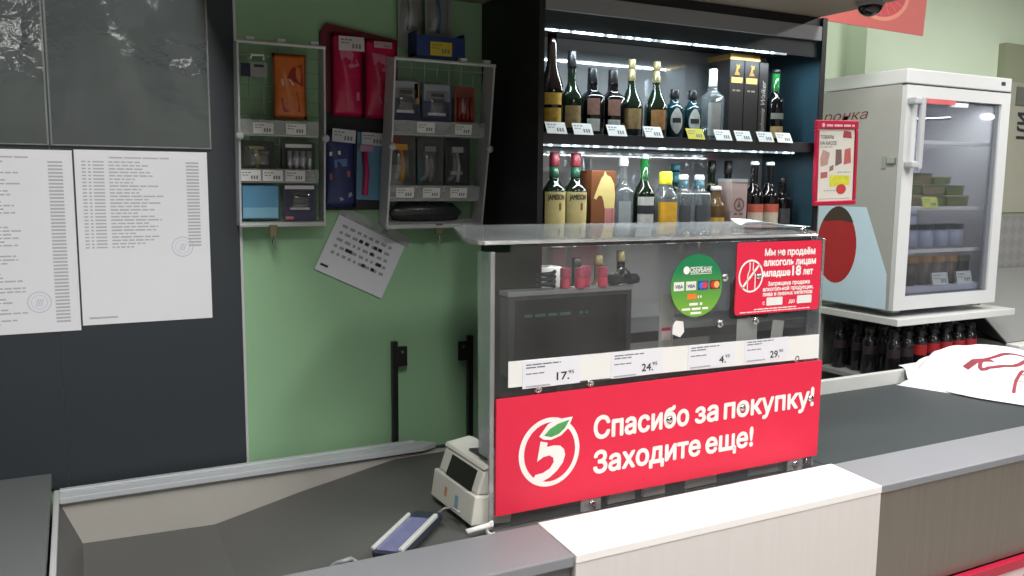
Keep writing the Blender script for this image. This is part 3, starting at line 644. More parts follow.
# products hung between the two cases
t = thing('hook_board', 'black hanging board between the two display cases', 'board', (.735, 2.786, 1.655))
B().box(0, .212, -.004, .012, 0, .32).build('board', mat('black_board', (26, 26, 30), .6), t)
CR = shiny('crimson_foil', (192, 26, 76)); PKP = mat('pale_pink_print', (204, 110, 140), .5)
t = thing('packet_strip', 'dark red cardboard strip behind the two crimson bags', 'card', (.735, 2.788, 1.96)); B().prism([(0, .0), (.262, .0), (.262, .265), (.02, .30), (0, .27)], -.004, .011, 'xz').build('card', mat('deep_red_card', (110, 18, 38), .6), t)
bagp = (('pale_print', [(-.3, .82), (.1, .8), (.35, .62), (.05, .58), (-.25, .68)], PKP), ('pale_print', [(-.1, .28), (.35, .3), (.35, .2), (-.05, .18)], PKP))
pouch('crimson_bag', 'shiny crimson bag with a white price tag at its top', (.817, 2.783, 1.962), .104, .265, .04, CR, bagp, cat='bag')
pouch('crimson_bag', 'shiny crimson bag hanging beside the leaning display case', (.930, 2.783, 1.960), .112, .258, .04, CR, bagp, cat='bag')
price_tag('white price tag on top of the crimson bag', (.785, 2.748, 2.172), .085, .045, m=mat('soft_white_card', (214, 206, 208), .7), group='price tags on the hanging packs')
price_tag('narrow price tag half tucked behind the second crimson bag top', (.905, 2.752, 2.190), .062, .020, m=mat('soft_pink_card', (196, 160, 170), .7), group='price tags on the hanging packs')
bl = mat('deep_blue_pack', (40, 50, 104), .35, var=.2)
t = pouch('razor_bag', 'dark blue bag of disposable razors hanging below the first crimson bag', (.787, 2.780, 1.665), .105, .25, .028, bl, (('orange_flash', [(-.35, .44), (.3, .48), (.3, .40), (-.35, .36)], mat('orange_flash', (170, 96, 80), .5)), ('blue_print', [(-.2, .62), (.2, .64), (.2, .54), (-.2, .52)], mat('mid_blue_print', (96, 128, 186), .5)), ('white_print', [(-.35, .72), (.0, .74), (.0, .69), (-.35, .67)], CARD), ('silver_print', [(-.05, .12), (.35, .2), (.38, .15), (0, .08)], gw)), cat='razor pack')
t = thing('razor_card', 'light blue card with a pink razor hanging below the second crimson bag', 'razor pack', (.845, 2.780, 1.690), (0, R(2), 0))
B().prism(rrect(0, .10, 0, .225, .004), -.002, 0, 'xz').build('backing_card', mat('light_blue_card', (96, 146, 178), .45, var=.25, scale=12), t)
b = B(); b.tube([(.028, -.010, .015), (.03, -.014, .09), (.024, -.010, .16)], .010, 8); b.build('razor_handle', mat('magenta_plastic', (190, 44, 92), .35), t, smooth=True)
B().box(.002, .055, -.02, -.006, .16, .185).build('razor_head', mat('lilac_plastic', (176, 140, 170), .4), t, bev=.006)
price_tag('white price tag above the dark blue razor bag', (.757, 2.748, 1.880), .078, .042, (0, R(4), 0), m=mat('soft_white_tag', (206, 208, 210), .7), group='price tags on the hanging packs')
price_tag('white price tag above the pink razor card', (.862, 2.765, 1.872), .078, .042, (0, R(2), 0), m=mat('soft_white_tag', (206, 208, 210), .7), group='price tags on the hanging packs')

# packs above the leaning case
t = thing('pack_tray', 'blue cardboard tray with a yellow price tag on top of the leaning case', 'tray', (1.035, 2.735, 2.170))
b = B(); b.box(0, .175, -.03, .05, 0, .006); b.box(0, .175, -.034, -.030, 0, .065); b.box(0, .004, -.03, .05, 0, .08); b.box(.171, .175, -.03, .05, 0, .08); b.build('carton', mat('royal_blue_card', (36, 62, 122), .5), t)
price_tag('yellow price tag on the blue cardboard tray', (1.083, 2.699, 2.172), .078, .045, m=mat('yellow_card', (216, 196, 40), .6), group='yellow price tags')
blister('toothbrush_pack', 'clear pack of white and blue razors above the blue tray, against the wall', (1.0, 2.785, 2.20), .085, .24, mat('silver_white_card', (150, 154, 154), .4), it_razor, mat('white_razor', (188, 190, 190), .35), cat='razor pack')
blister('toothbrush_pack', 'clear pack with a blue handled razor standing in the blue tray', (1.085, 2.752, 2.19), .095, .25, mat('pale_grey_pack', (136, 140, 140), .4), it_razor, mat('blue_razor', (44, 96, 132), .35), cat='razor pack')

# clips under the cases, tilted notice
for lab_, x, z, root in (('little brass clip hanging under the case beside the dark panel', .555, 1.575, 0), ('little brass clip hanging under the leaning case', 1.115, 1.570, 1)):
    t = thing('bulldog_clip', lab_, 'clip', (x, 2.715 if not root else 2.705, z), group='brass clips under the cases')
    B().box(-.012, .012, -.006, .006, .0, .038).build('clip_jaw', mat('dull_brass', (120, 116, 88), .4, .5), t, bev=.002)
    b = B(); b.tube([(0, 0, 0), (.004, 0, -.02), (0, 0, -.034), (-.004, 0, -.02), (0, 0, 0)], .0015, 6); b.build('clip_loop', CHROME, t)
t = thing('notice_sheet', 'crooked sheet with printed rows taped to the green wall below the display cases', 'paper', (.796, 2.795, 1.650), (0, R(26), 0))
nw, nh = .258, .212
B().box(0, nw, -.001, .001, -nh, -.004).build('page', mat('grey_white_paper', (214, 216, 222), .8, var=.02), t)
B().box(-.004, nw+.01, -.0018, -.001, -.012, .022).build('clear_sleeve', CASEP, t)
b = B(); rr = random.Random(5)
for i in range(5):
    z = -.045-.024*i
    bars(b, nw*.10, nw*.88, z, .010, -.0014, 11, i)
b.build('print_lettering', mat('mid_grey_print', (150, 152, 160), .8), t)
b = B()
for i in range(11): x, z = nw*rr.uniform(.25, .8), -.045-.024*rr.randint(0, 4); b.poly([(x, -.0018, z), (x+.014, -.0018, z), (x+.014, -.0018, z+.012), (x, -.0018, z+.012)])
b.poly([(nw*.04, -.0018, -nh+.02), (nw*.15, -.0018, -nh+.02), (nw*.15, -.0018, -nh+.028), (nw*.04, -.0018, -nh+.028)])
b.build('dark_print', INKD, t)

# two black posts
def post(label, x, side, foot):
    t = thing('bracket_post', label, 'post', (x, 2.768, .791), group='black posts against the green wall')
    B().box(-.010, .010, -.010, .010, 0, .405).build('upright', BLACKM, t, bev=.002)
    a = -.046 if side < 0 else .010
    b = B(); n = 16; cxx, czz = a+.018, .350
    O = [b.bm.verts.new((a+xx, .004, .315+zz)) for xx, zz in ((0, 0), (.036, 0), (.036, .07), (0, .07))]
    b.bm.free(); b = B(); b.prism(rrect(a, a+.036, .315, .385, .003), -.004, .004, 'xz'); b.build('bracket_plate', BLACKM, t)
    o = B().lathe([(.005, 0), (.005, .001), (0, .001)], seg=14).build('bolt_hole', mat('grey_hole', (110, 120, 110), .6), t); o.rotation_euler = (PI/2, 0, 0); o.location = (a+.018, -.0045, .366)
    if foot: B().prism([(-.075, -.03), (.012, -.03), (.012, .014), (-.06, .014)], 0, .012, 'xy').build('foot_plate', BLACKM, t)
    return t
post('black bracket post at the end of the pale chute rail', .972, 1, False)
post('black bracket post with a foot plate beside the acrylic screen', 1.262, -1, True)

# ================================================================== LIQUOR CABINET
CX0, CX1, CY, CB = 1.318, 2.556, 2.375, 2.795
BACKY = 2.655
t = thing('liquor_cabinet', 'tall black lit liquor cabinet with mirrored back and shelves of bottles', 'cabinet', (0, 0, 0))
cab = t
B().box(CX0, CX0+.02, CY, CB, 0, 2.376).build('side_panel', BLACK, t)
B().box(CX1-.022, CX1, CY, CB, 0, 2.376).build('side_panel', mat('dark_teal_laminate', (44, 70, 82), .3, var=.05), t)
B().box(CX1-.022, CX1+.001, CY-.006, CY-.0005, 0, 2.376).build('front_edge', BLACK, t)
B().box(CX0+.0205, CX1-.0225, CY+.005, CB, 2.345, 2.376).build('top_panel', BLACK, t)
B().box(CX0+.0205, CX1-.0225, CY-.004, CY+.012, 2.292, 2.343).build('valance', mat('grey_valance', (128, 130, 132), .5), t)
B().box(CX0+.0205, CX1-.0225, CY+.013, BACKY, 2.262, 2.344).build('light_box', mat('dark_light_box', (34, 42, 46), .5), t)
MIR = mat('mirror_glass', (214, 218, 222), .05, .60, var=.01)
B().box(CX0+.0205, CX1-.0225, BACKY, BACKY+.006, 1.0, 2.26).build('mirror_back', MIR, t)
B().box(CX0+.0205, CX1-.0225, BACKY+.008, CB, 0, 2.34).build('back_panel', BLACK, t)
SH = mat('dark_shelf', (50, 50, 54), .4, var=.08)
for z in (1.912, 1.580, 1.235):
    sh = B().box(CX0+.021, CX1-.023, CY+.004, BACKY-.001, z-.036, z).build('shelf', SH, t, bev=.001)
for z0_, y0 in ((2.228, CY+.004), (1.869, CY+.012), (1.537, CY+.08)):
    B().box(CX0+.026, CX1-.19 if z0_ > 2 else CX1-.12, y0, y0+.008, z0_, z0_+.006).build('led_strip', LED if z0_ > 2 else LEDD, t)
B().box(CX0+.021, CX1-.023, CY+.0125, CY+.018, 2.232, 2.262).build('light_board', mat('dark_light_box', (34, 42, 46), .5), t)
area('cabinet_strip_light', (1.92, CY+.03, 2.222), 1.05, .012, 5, (.78, .93, 1))
area('cabinet_strip_light', (1.92, CY+.03, 1.862), 1.05, .012, 2.4, (.95, .98, 1))
area('cabinet_strip_light', (1.92, CY+.03, 1.528), 1.05, .012, 1.5, (1, .98, .96))
B().box(CX0+.021, CX1-.023, CY+.01, BACKY-.001, .80, .83).build('shelf', SH, t)
B().box(CX0+.021, CX1-.023, CY+.01, CY+.03, 0, .80).build('lower_front', BLACK, t)

# ---------- bottles
DK = mat('dark_brown_glass', (26, 18, 14), .08, var=.2, coat=.5); DG = mat('dark_green_glass', (20, 34, 22), .08, var=.2, coat=.5)
GRG = mat('green_glass', (30, 92, 44), .06, var=.3, scale=8, coat=.5); TEAL = mat('teal_glass', (22, 52, 58), .06, var=.2, coat=.5)
CLR = clear('clear_bottle_glass', (.72, .80, .84), .13, .10, .05, (.75, .8, .82)); BLK = mat('black_glass', (14, 13, 15), .1, var=.2, coat=.5)
CAPB = mat('black_cap', (26, 26, 28), .35); CAPG = mat('gold_cap', (128, 118, 84), .4, .4, var=.3, scale=50); CAPW = mat('white_cap', (210, 220, 224), .4); CAPT = mat('teal_cap', (44, 110, 126), .4); CAPR = mat('wine_red_cap', (120, 40, 52), .4)
YEL = mat('yellow_label', (196, 160, 60), .6, var=.6, scale=70); CRM = mat('cream_label', (206, 194, 132), .6, var=.12, scale=50); TAN = mat('tan_label', (150, 128, 84), .6, var=.6, scale=70)
WHL = mat('white_label', (190, 194, 188), .6, var=.35, scale=70); PKB = mat('pinkish_brown_label', (140, 104, 92), .6, var=.4, scale=60); ORL = mat('orange_label', (160, 116, 66), .6, var=.6, scale=70); YLB = mat('bright_yellow_label', (222, 172, 44), .6, var=.25, scale=60)
UP, LO, TH = 1.9125, 1.5805, 1.2355
def bottle(label, x, y, z, H, r, glass, cap, neck=.28, nr=.3, shoulder=.16, labels=(), capfrac=.1, sq=0, group=None, foil=None, name='liquor_bottle', turn=-.35):
    if group in (GU, GL): x *= y/2.5
    t = thing(name, label, 'bottle', (x, y, z), group=group)
    zn = H*(1-neck); zs = zn-H*shoulder; rn = r*nr
    pr = [(r*.9, 0), (r, .006), (r, zs)]
    for k in range(1, 7):
        u = k/6; pr.append((rn+(r-rn)*(.5+.5*math.cos(PI*u)), zs+(zn-zs)*u))
    pr += [(rn*.95, H*(1-capfrac)), (rn*.95, H*(1-capfrac)+.001)]
    B().lathe(pr, seg=24, sq=sq).build('glass_body', glass, t, smooth=True)
    B().lathe([(rn*1.08, H*(1-capfrac)), (rn*1.12, H*(1-capfrac)+.004), (rn*1.08, H-.004), (rn*.9, H), (0, H)], seg=18).build('cap', cap, t, smooth=True)
    if foil: B().lathe([(rn*1.04, H*foil[0]), (rn*1.06, H*foil[0]+.002), (rn*1.04, H*foil[1])], seg=18).build('neck_foil', foil[2], t, smooth=True)
    for k, (a, c, half, lm) in enumerate(labels):
        rr_ = r*1.022+.0006*k
        b = B(); b.band(rr_, H*a, H*c, half, -PI/2+turn, 12, sq); b.build('label', lm, t, smooth=True)
    return t
GU, GL = 'bottles on the upper cabinet shelf', 'bottles on the middle cabinet shelf'
bottle('tall slim dark bottle with bright yellow label at the black cabinet side', 1.437, 2.47, UP, .345, .040, DK, CAPB, .30, .42, .30, ((.10, .24, .75, YEL), (.27, .38, .75, YEL)), .06, group=GU)
bottle('dark bottle with yellow label next to the tall slim bottle', 1.515, 2.47, UP, .275, .038, DG, CAPB, .36, .38, .22, ((.08, .34, .75, TAN),), .2, group=GU)
w0 = bottle('black whiskey bottle with pinkish label, second pair place nearest the yellow labels', 1.598, 2.47, UP, .225, .037, BLK, CAPB, .32, .42, .12, ((.30, .54, .55, PKB), (.06, .24, .55, WHL)), .22, sq=5, group=GU)
w0['label'] = 'square black whiskey bottle with pinkish label beside the dark bottle with yellow label'
dup(w0, (1.6618, 2.47, UP), 'square black whiskey bottle with pinkish label beside the first brandy bottle')
bottle('brandy bottle with tan label and gold neck beside the square black whiskey bottles', 1.760, 2.47, UP, .265, .042, DG, CAPG, .30, .30, .34, ((.10, .36, .75, TAN),), .12, foil=(.72, .9, CAPG), group=GU)
bottle('brandy bottle with orange label and gold neck before the white oval labels', 1.868, 2.47, UP, .265, .042, DG, CAPG, .30, .30, .34, ((.10, .36, .65, ORL),), .12, foil=(.72, .9, CAPG), group=GU)
def oval(label, x):
    t = bottle(label, x, 2.475, UP, .175, .0345, TEAL, CAPB, .22, .45, .18, (), .18, group=GU)
    b = B(); n = 20; b.grid(8, 12, lambda u, v: (.0378*math.sin(.62*(2*u-1)*math.sin(PI*min(.98, max(.02, v)))**.6-.35), -.0378*math.cos(.62*(2*u-1)*math.sin(PI*min(.98, max(.02, v)))**.6-.35), .062+.045*(2*v-1))); b.build('oval_label', WHL, t)
    b = B(); b.band(.0386, .055, .072, .42, -PI/2-.35, 6); b.build('dark_band', INKD, t)
    return t
o1 = oval('squat teal bottle with white oval label beside the orange label brandy', 1.950)
dup(o1, (2.0120, 2.475, UP), 'squat teal bottle with white oval label beside the frosted clear bottle')
bottle('frosted clear square bottle in front of the black cartons', 2.126, 2.46, UP, .255, .0335, CLR, CAPW, .30, .42, .10, ((.06, .52, .7, mat('silver_grey_label', (150, 152, 148), .5, var=.25, scale=30)),), .25, sq=6, group=GU)
def carton(label, x, w_, d_, h_, parts, loc_y=2.475, m=None, rz=0, name='gift_carton', z=UP, group=None):
    k_ = (loc_y-d_/2)/2.5; x *= k_; w_ *= k_
    t = thing(name, label, 'gift box', (x, loc_y, z), (0, 0, rz), group)
    B().box(0, w_, -d_/2, d_/2, 0, h_).build('box_body', m or mat('black_gift_card', (30, 26, 26), .45, var=.1), t, bev=.0015)
    parts(t, w_, d_, h_)
    return t
def stag(t, w_, d_, h_):
    B().box(-.001, w_+.001, -d_/2-.001, d_/2+.001, h_*.935, h_*1.0).build('gold_band', GOLD, t)
    y = -d_/2-.0008; c = w_/2
    b = B(); b.poly([(c-.014, y, h_*.76), (c+.012, y, h_*.76), (c+.010, y, h_*.785), (c+.003, y, h_*.80), (c+.004, y, h_*.83), (c+.012, y, h_*.845), (c+.010, y, h_*.86), (c+.012, y, h_*.885), (c+.004, y, h_*.87), (c-.006, y, h_*.885), (c-.004, y, h_*.85), (c-.007, y, h_*.81)]); b.build('gold_emblem', GOLD, t)
    B().box(.008, w_-.008, y, y+.0009, h_*.67, h_*.735).build('gold_label', mat('gold_print', (196, 156, 92), .5), t)
    b = B(); bars(b, .014, w_-.014, h_*.575, .006, y, 2, 3); b.build('small_print', mat('grey_gold_print', (140, 126, 104), .5), t)
carton('black gift carton with gold band and emblem behind the frosted clear bottle', 2.206, .070, .125, .318, stag, 2.525)
carton('black gift carton with gold band and emblem beside the carton with vertical script', 2.279, .070, .125, .318, stag, 2.525)
def script(t, w_, d_, h_):
    text('Johnnie Walker', mat('pale_script_print', (176, 172, 164), .5), t, 0, .20, 0, .022, -d_/2-.0008, 0, .35, name='vertical_script', rot=R(90), at=(w_*.72, h_*.1))
carton('slim black gift carton with pale vertical script beside the cartons with gold emblems', 2.352, .045, .10, .296, script, 2.515)
bottle('black bottle with green neck and tan label at the end of the upper shelf', 2.437, 2.47, UP, .275, .034, BLK, CAPB, .30, .44, .14, ((.06, .22, .8, TAN), (.32, .40, .8, mat('grey_band_label', (110, 112, 104), .5))), .05, foil=(.70, .94, GRG), group=GU)

# middle shelf
j0 = bottle('green whiskey bottle with cream label against the black cabinet side', 1.452, 2.47, LO, .272, .0415, DG, CAPR, .30, .38, .18, ((.06, .52, .95, CRM),), .17, foil=(.70, .83, mat('green_foil', (26, 78, 56), .35)), group=GL)
b = B(); b.band(.0428, .080, .104, .10, -PI/2, 4); b.build('crest_print', mat('brown_print', (120, 80, 50), .6), j0)
text('JAMESON', INKD, j0, -.043, .016, .116, .017, 0, .03, bend=.0437)
dup(j0, (1.5186, 2.47, LO), 'green whiskey bottle with cream label beside the brown horse carton')
def horse(t, w_, d_, h_):
    y = -d_/2-.0008
    def P(pts): return [(w_*u, y, h_*v) for u, v in pts]
    b = B(); b.poly(P([(.10, .56), (.20, .54), (.30, .60), (.42, .60), (.50, .52), (.55, .40), (.95, .40), (.98, .62), (.92, .80), (.78, .90), (.62, .93), (.54, 1.0), (.50, .93), (.40, .88), (.26, .74)])); b.build('horse_head_print', mat('pale_yellow_print', (232, 214, 140), .6, var=.1, scale=40), t)
    b = B()
    for u in (.56, .66, .76, .88): b.poly(P([(u, .08), (u+.07, .02), (u+.10, .40), (u, .40)]))
    b.build('mane_print', mat('rose_print', (196, 130, 130), .6), t)
    B().box(w_*.1, w_*.55, y, y+.0008, h_*.02, h_*.10).build('gold_label', mat('gold_print', (196, 156, 92), .5), t)
carton('brown gift carton with a pale horse head beside the green whiskey bottles', 1.602, .102, .09, .214, horse, 2.49, mat('brown_gift_card', (128, 78, 42), .5, var=.1), z=LO)
bottle('clear vodka bottle between the horse carton and the green bottle', 1.735, 2.47, LO, .262, .037, CLR, CAPW, .32, .40, .14, ((.10, .42, .6, mat('pale_blue_grey_label', (150, 160, 164), .5, var=.2, scale=30)),), .12, group=GL)
t = bottle('bright green glass bottle with white label and dark band', 1.826, 2.465, LO, .272, .040, DG, CAPW, .30, .36, .22, ((.07, .46, .8, WHL), (.24, .35, .8, INKD)), .05, foil=(.60, .95, GRG), group=GL)
bottle('squat clear bottle with orange yellow label and bright yellow neck tag', 1.922, 2.455, LO, .215, .041, CLR, mat('neon_yellow_tag', (226, 226, 60), .6), .26, .52, .20, ((.08, .50, .85, YLB),), .22, sq=5, group=GL)
bottle('dark bottle with teal cap standing behind the squat yellow tagged bottle', 1.965, 2.56, LO, .245, .036, DG, CAPT, .34, .46, .14, (), .10, foil=(.72, .88, CAPT), group=GL)
gsil = mat('silver_dark_label', (70, 74, 78), .5, var=.3, scale=40)
s0 = bottle('square clear bottle with teal cap and dark label beside the squat yellow tagged bottle', 2.003, 2.46, LO, .205, .036, CLR, CAPW, .25, .46, .10, ((.10, .46, .6, gsil),), .10, sq=6, foil=(.76, .9, CAPT), group=GL)
dup(s0, (2.0448, 2.46, LO), 'square clear bottle with teal cap and dark label before the dark wine bottles')
n0 = bottle('dark wine bottle with yellow collar behind the square clear bottles', 2.135, 2.56, LO, .262, .036, DG, CAPB, .34, .40, .2, ((.06, .40, .8, TAN),), .2, foil=(.55, .66, CRM), group=GL)
dup(n0, (2.2682, 2.56, LO), 'dark wine bottle with yellow collar behind the amber bottle')
bottle('amber bottle with white collar and yellow label before the pinkish grey box', 2.160, 2.455, LO, .165, .036, mat('amber_glass', (96, 76, 52), .08, var=.2), CAPW, .25, .5, .2, ((.06, .30, .8, YEL),), .1, group=GL)
def pbox(t, w_, d_, h_):
    B().box(-.0012, w_+.0012, -d_/2-.0012, d_/2+.0012, h_*.94, h_).build('silver_lid', mat('silver_lid', (180, 184, 184), .3, .4), t)
    b = B(); y = -d_/2-.0008; ring(b, w_*.5, h_*.5, .026, .018, y, 24); b.poly([(w_*.5-.012, y, h_*.5-.01), (w_*.5+.012, y, h_*.5-.01), (w_*.5, y, h_*.5+.018)]); bars(b, w_*.2, w_*.8, h_*.3, .008, y, 2, 3); b.build('emblem_print', mat('mauve_print', (112, 84, 84), .6), t)
carton('pinkish grey gift box with a dark emblem and silver lid', 2.236, .080, .075, .192, pbox, 2.46, mat('pinkish_grey_card', (164, 146, 142), .5, var=.1), z=LO)
bm0 = bottle('black cream liqueur bottle with orange and white label beside the pinkish grey box', 2.348, 2.46, LO, .258, .037, BLK, CAPW, .30, .40, .22, ((.08, .26, .95, mat('cream_landscape_label', (190, 176, 160), .6, var=.3, scale=50)), (.26, .38, .95, mat('orange_script_label', (176, 84, 66), .6, var=.25, scale=60))), .05, group=GL)
dup(bm0, (2.3892, 2.46, LO), 'black cream liqueur bottle with orange and white label before the square black bottle')
bottle('short square black bottle at the end of the middle shelf', 2.497, 2.47, LO, .20, .034, BLK, CAPB, .30, .40, .14, ((.10, .40, .7, mat('charcoal_label', (66, 66, 68), .6, var=.4, scale=50)),), .12, sq=5, group=GL)
# lower shelf seen through the acrylic
def wbox(t, w_, d_, h_): b = B(); bars(b, .012, w_-.02, h_*.6, .01, -d_/2-.0008, 2, 2); b.build('small_print', INK, t)
carton('bright white carton on the low shelf behind the acrylic screen', 1.375, .115, .08, .235, wbox, 2.48, mat('bright_white_card', (244, 244, 240), .6, var=.01), z=TH, name='white_carton')
lowl = (('dark green bottle behind the pink tins, seen through the acrylic', 1.535, DG, CAPB, TAN), ('amber bottle behind the lone pink tin, seen through the acrylic', 1.625, mat('amber_glass', (96, 76, 52), .08), CAPG, CRM), ('brown bottle with tan label above the headset, seen through the acrylic', 1.72, DK, CAPG, TAN), ('tan labelled bottle below the alcohol sign, seen through the acrylic', 2.28, DK, CAPG, TAN), ('tan labelled bottle at the screen end below the alcohol sign', 2.38, DK, CAPG, CRM))
for k, (l, x, g, c, lm) in enumerate(lowl): bottle(l, x, 2.48, TH, .26+.01*(k % 3), .038, g, c, .32, .4, .2, ((.1, .45, .9, lm),), .14, group='bottles on the low cabinet shelf')

# shelf price tags
ST = 'price tags on the upper shelf edge'
tl = R(-28)
ytag = mat('yellow_price_card', (206, 196, 60), .6)
for x, l, mm in ((1.338, 'price tag under the tall slim yellow label bottle', CARD), (1.438, 'price tag under the dark bottle with tan yellow label', CARD), (1.572, 'price tag under the square black whiskey bottles', CARD), (1.722, 'price tag under the first brandy bottle', CARD), (1.905, 'yellow price tag under the white oval label bottles', ytag), (2.030, 'bright blank price tag under the frosted clear bottle', CARD), (2.125, 'price tag under the carton behind the frosted bottle', CARD), (2.232, 'price tag under the second emblem carton', CARD), (2.325, 'price tag under the script carton and the green neck bottle', CARD)):
    price_tag(l, (x+.012, CY-.004, 1.908), .074, .042, (tl, 0, 0), m=mm, group=ST)

# ================================================================== RED FRAMED POSTER AT THE CABINET END
t = thing('poster_frame', 'red framed goods poster hanging at the end of the liquor cabinet', 'poster', (2.520, 2.352, 1.672), (0, R(-1.5), 0))
W, H = .225, .325
b = B(); b.box(0, W, 0, .014, 0, .018); b.box(0, W, 0, .014, H-.034, H); b.box(0, .016, 0, .014, .018, H-.034); b.box(W-.016, W, 0, .014, .018, H-.034); b.build('frame', REDF, t, bev=.003)
B().box(.016, W-.016, .005, .012, .018, H-.034).build('poster_sheet', mat('poster_paper', (226, 222, 212), .6, var=.04), t)
y = .0045
b = B(); bars(b, .05, .20, H-.024, .008, -.0006, 3, 3); disc(b, .033, H-.019, .008, -.0006); b.build('header_print', mat('pale_pink_header', (236, 190, 200), .6), t)
tx = mat('slate_print', (92, 104, 100), .7)
text('ТОВАРЫ', tx, t, .025, .095, .255, .014, y, .01); text('НА КАССЕ', tx, t, .025, .112, .232, .014, y, .01)
def blob(nm, c, pts, yy=y): b = B(); b.poly([(u*W, yy, v*H) for u, v in pts]); b.build(nm, mat(nm+'_%d' % c[0], c, .6, var=.25, scale=60), t)
blob('product_print', (168, 60, 70), [(.64, .80), (.86, .79), (.84, .87), (.66, .88)]); blob('product_print', (190, 150, 140), [(.14, .46), (.30, .48), (.34, .62), (.18, .66), (.12, .56)])
blob('product_print', (120, 96, 90), [(.48, .46), (.64, .50), (.62, .66), (.48, .66)]); blob('product_print', (196, 96, 96), [(.68, .48), (.86, .50), (.84, .68), (.70, .66)]); blob('product_print', (180, 100, 104), [(.14, .32), (.30, .33), (.30, .40), (.14, .39)]); blob('product_print', (150, 110, 104), [(.34, .40), (.44, .42), (.44, .48), (.35, .46)])
blob('yellow_print', (216, 212, 60), [(.36, .22), (.84, .24), (.84, .35), (.36, .36)]); blob('round_print', (200, 60, 60), [(.64+.12*math.cos(a), .19+.06*math.sin(a)) for a in [k*PI/8 for k in range(16)]], y-.0006)
b = B(); bars(b, .025, .09, .222, .004, y, 3, 1); bars(b, .12, .19, .125, .004, y, 3, 2); bars(b, .05, .13, .055, .004, y, 5, 3); bars(b, .03, .19, .024, .003, y, 8, 3); b.build('small_print', mat('pale_slate_print', (170, 174, 168), .7), t)

# ================================================================== FRUIT BANNER, CAMERA DOME
t = thing('fruit_banner', 'red banner with a cut grapefruit hanging beside the cabinet top', 'banner', (3.19, 3.05, 2.545), (0, R(3.2), R(-8)))
B().box(0, .68, 0, .006, 0, .30).build('banner_sheet', mat('salmon_red_banner', (164, 76, 70), .6, var=.04), t)
b = B(); disc(b, .40, .175, .135, -.0008, 40, 1.25); b.build('fruit_rind', mat('pale_orange_print', (186, 112, 94), .6), t)
b = B(); disc(b, .40, .178, .118, -.0014, 40, 1.25); b.build('fruit_flesh', mat('grapefruit_print', (160, 50, 54), .6, var=.3, scale=30), t)
b = B()
for k in range(9): a = PI*(1.05+.9*k/8); b.poly([(.40, -.002, .18), (.40+.14*math.cos(a-.02), -.002, .18+.112*math.sin(a-.02)), (.40+.14*math.cos(a+.02), -.002, .18+.112*math.sin(a+.02))])
b.build('fruit_segment', mat('segment_print', (180, 88, 84), .6), t)
b = B(); b.tube([(.03, .003, .30), (.03, .003, .9)], .0015, 5); b.tube([(.65, .003, .30), (.65, .003, .9)], .0015, 5); b.build('hanging_wire', CHROME, t)
t = thing('security_camera', 'dark dome security camera under the canopy end', 'camera', (2.475, 2.11, 2.3775))
B().lathe([(.0, 0), (.046, 0), (.046, -.012), (.0, -.012)], seg=24).build('mount_ring', GREYP, t, smooth=False)
B().lathe([(.041, -.012)]+[(.041*math.cos(k*PI/16), -.012-.034*math.sin(k*PI/16)) for k in range(1, 8)]+[(0, -.046)], seg=24).build('dome', mat('smoked_dome', (30, 22, 22), .1), t, smooth=True)

# ================================================================== FRIDGE, STAND
FX0, FX1, FY, FB, FZ0, FZ1 = 3.700, 4.530, 2.90, 3.43, 1.112, 2.332
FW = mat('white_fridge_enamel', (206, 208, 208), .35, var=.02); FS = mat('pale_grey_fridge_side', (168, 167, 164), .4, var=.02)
INN = mat('pale_lilac_lining', (214, 214, 232), .4, var=.03)
t = thing('display_fridge', 'white glass door fridge of packed food standing by the pale green wall', 'fridge', (0, 0, 0))
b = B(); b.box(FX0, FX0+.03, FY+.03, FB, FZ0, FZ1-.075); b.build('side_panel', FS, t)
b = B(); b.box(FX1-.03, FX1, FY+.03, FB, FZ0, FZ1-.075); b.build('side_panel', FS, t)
B().box(FX0+.031, FX1-.031, FB-.03, FB, FZ0, FZ1-.075).build('back_lining', INN, t)
B().box(FX0+.031, FX1-.031, FY+.035, FB-.031, FZ0, FZ0+.11).build('floor_lining', INN, t)
B().box(FX0-.004, FX1+.002, FY, FB, FZ1-.072, FZ1).build('top_lid', FW, t, bev=.006)
B().box(FX0-.002, FX1, FY+.006, FY+.028, FZ1-.080, FZ1-.0725).build('lid_gap', INKD, t)
B().box(FX1-.09, FX1-.055, FY-.001, FY, FZ1-.042, FZ1-.022).build('lid_badge', INKD, t)
d = .062
b = B(); b.box(FX0, FX0+.085, FY, FY+.028, FZ0+.003, FZ1-.080); b.box(FX1-.072, FX1, FY, FY+.028, FZ0+.003, FZ1-.080); b.box(FX0+.085, FX1-.072, FY, FY+.028, FZ0+.003, FZ0+.072); b.box(FX0+.085, FX1-.072, FY, FY+.028, FZ1-.140, FZ1-.080)
door = b.build('door', FW, t)
gx0, gx1, gz0, gz1 = FX0+.085, FX1-.072, FZ0+.072, FZ1-.140
B().box(gx0, gx1, FY+.012, FY+.018, gz0, gz1).build('glass_pane', GLASS, door)
b = B(); 
for (a0, a1, c0, c1) in ((gx0, gx0+.012, gz0, gz1), (gx1-.04, gx1, gz0, gz1), (gx0, gx1, gz0, gz0+.012), (gx0, gx1, gz1-.012, gz1)): b.box(a0, a1, FY+.019, FY+.027, c0, c1)
b.build('inner_gasket', mat('grey_gasket', (120, 124, 128), .5), door)
HW = mat('grey_white_handle', (178, 180, 184), .4)
b = B(); b.box(FX0+.050, FX0+.082, FY-.055, FY-.032, 1.835, 2.195); b.box(FX0+.006, FX0+.07, FY-.052, FY-.001, 2.155, 2.190); b.box(FX0+.006, FX0+.07, FY-.052, FY-.001, 1.842, 1.875); b.build('handle', HW, door, bev=.008)
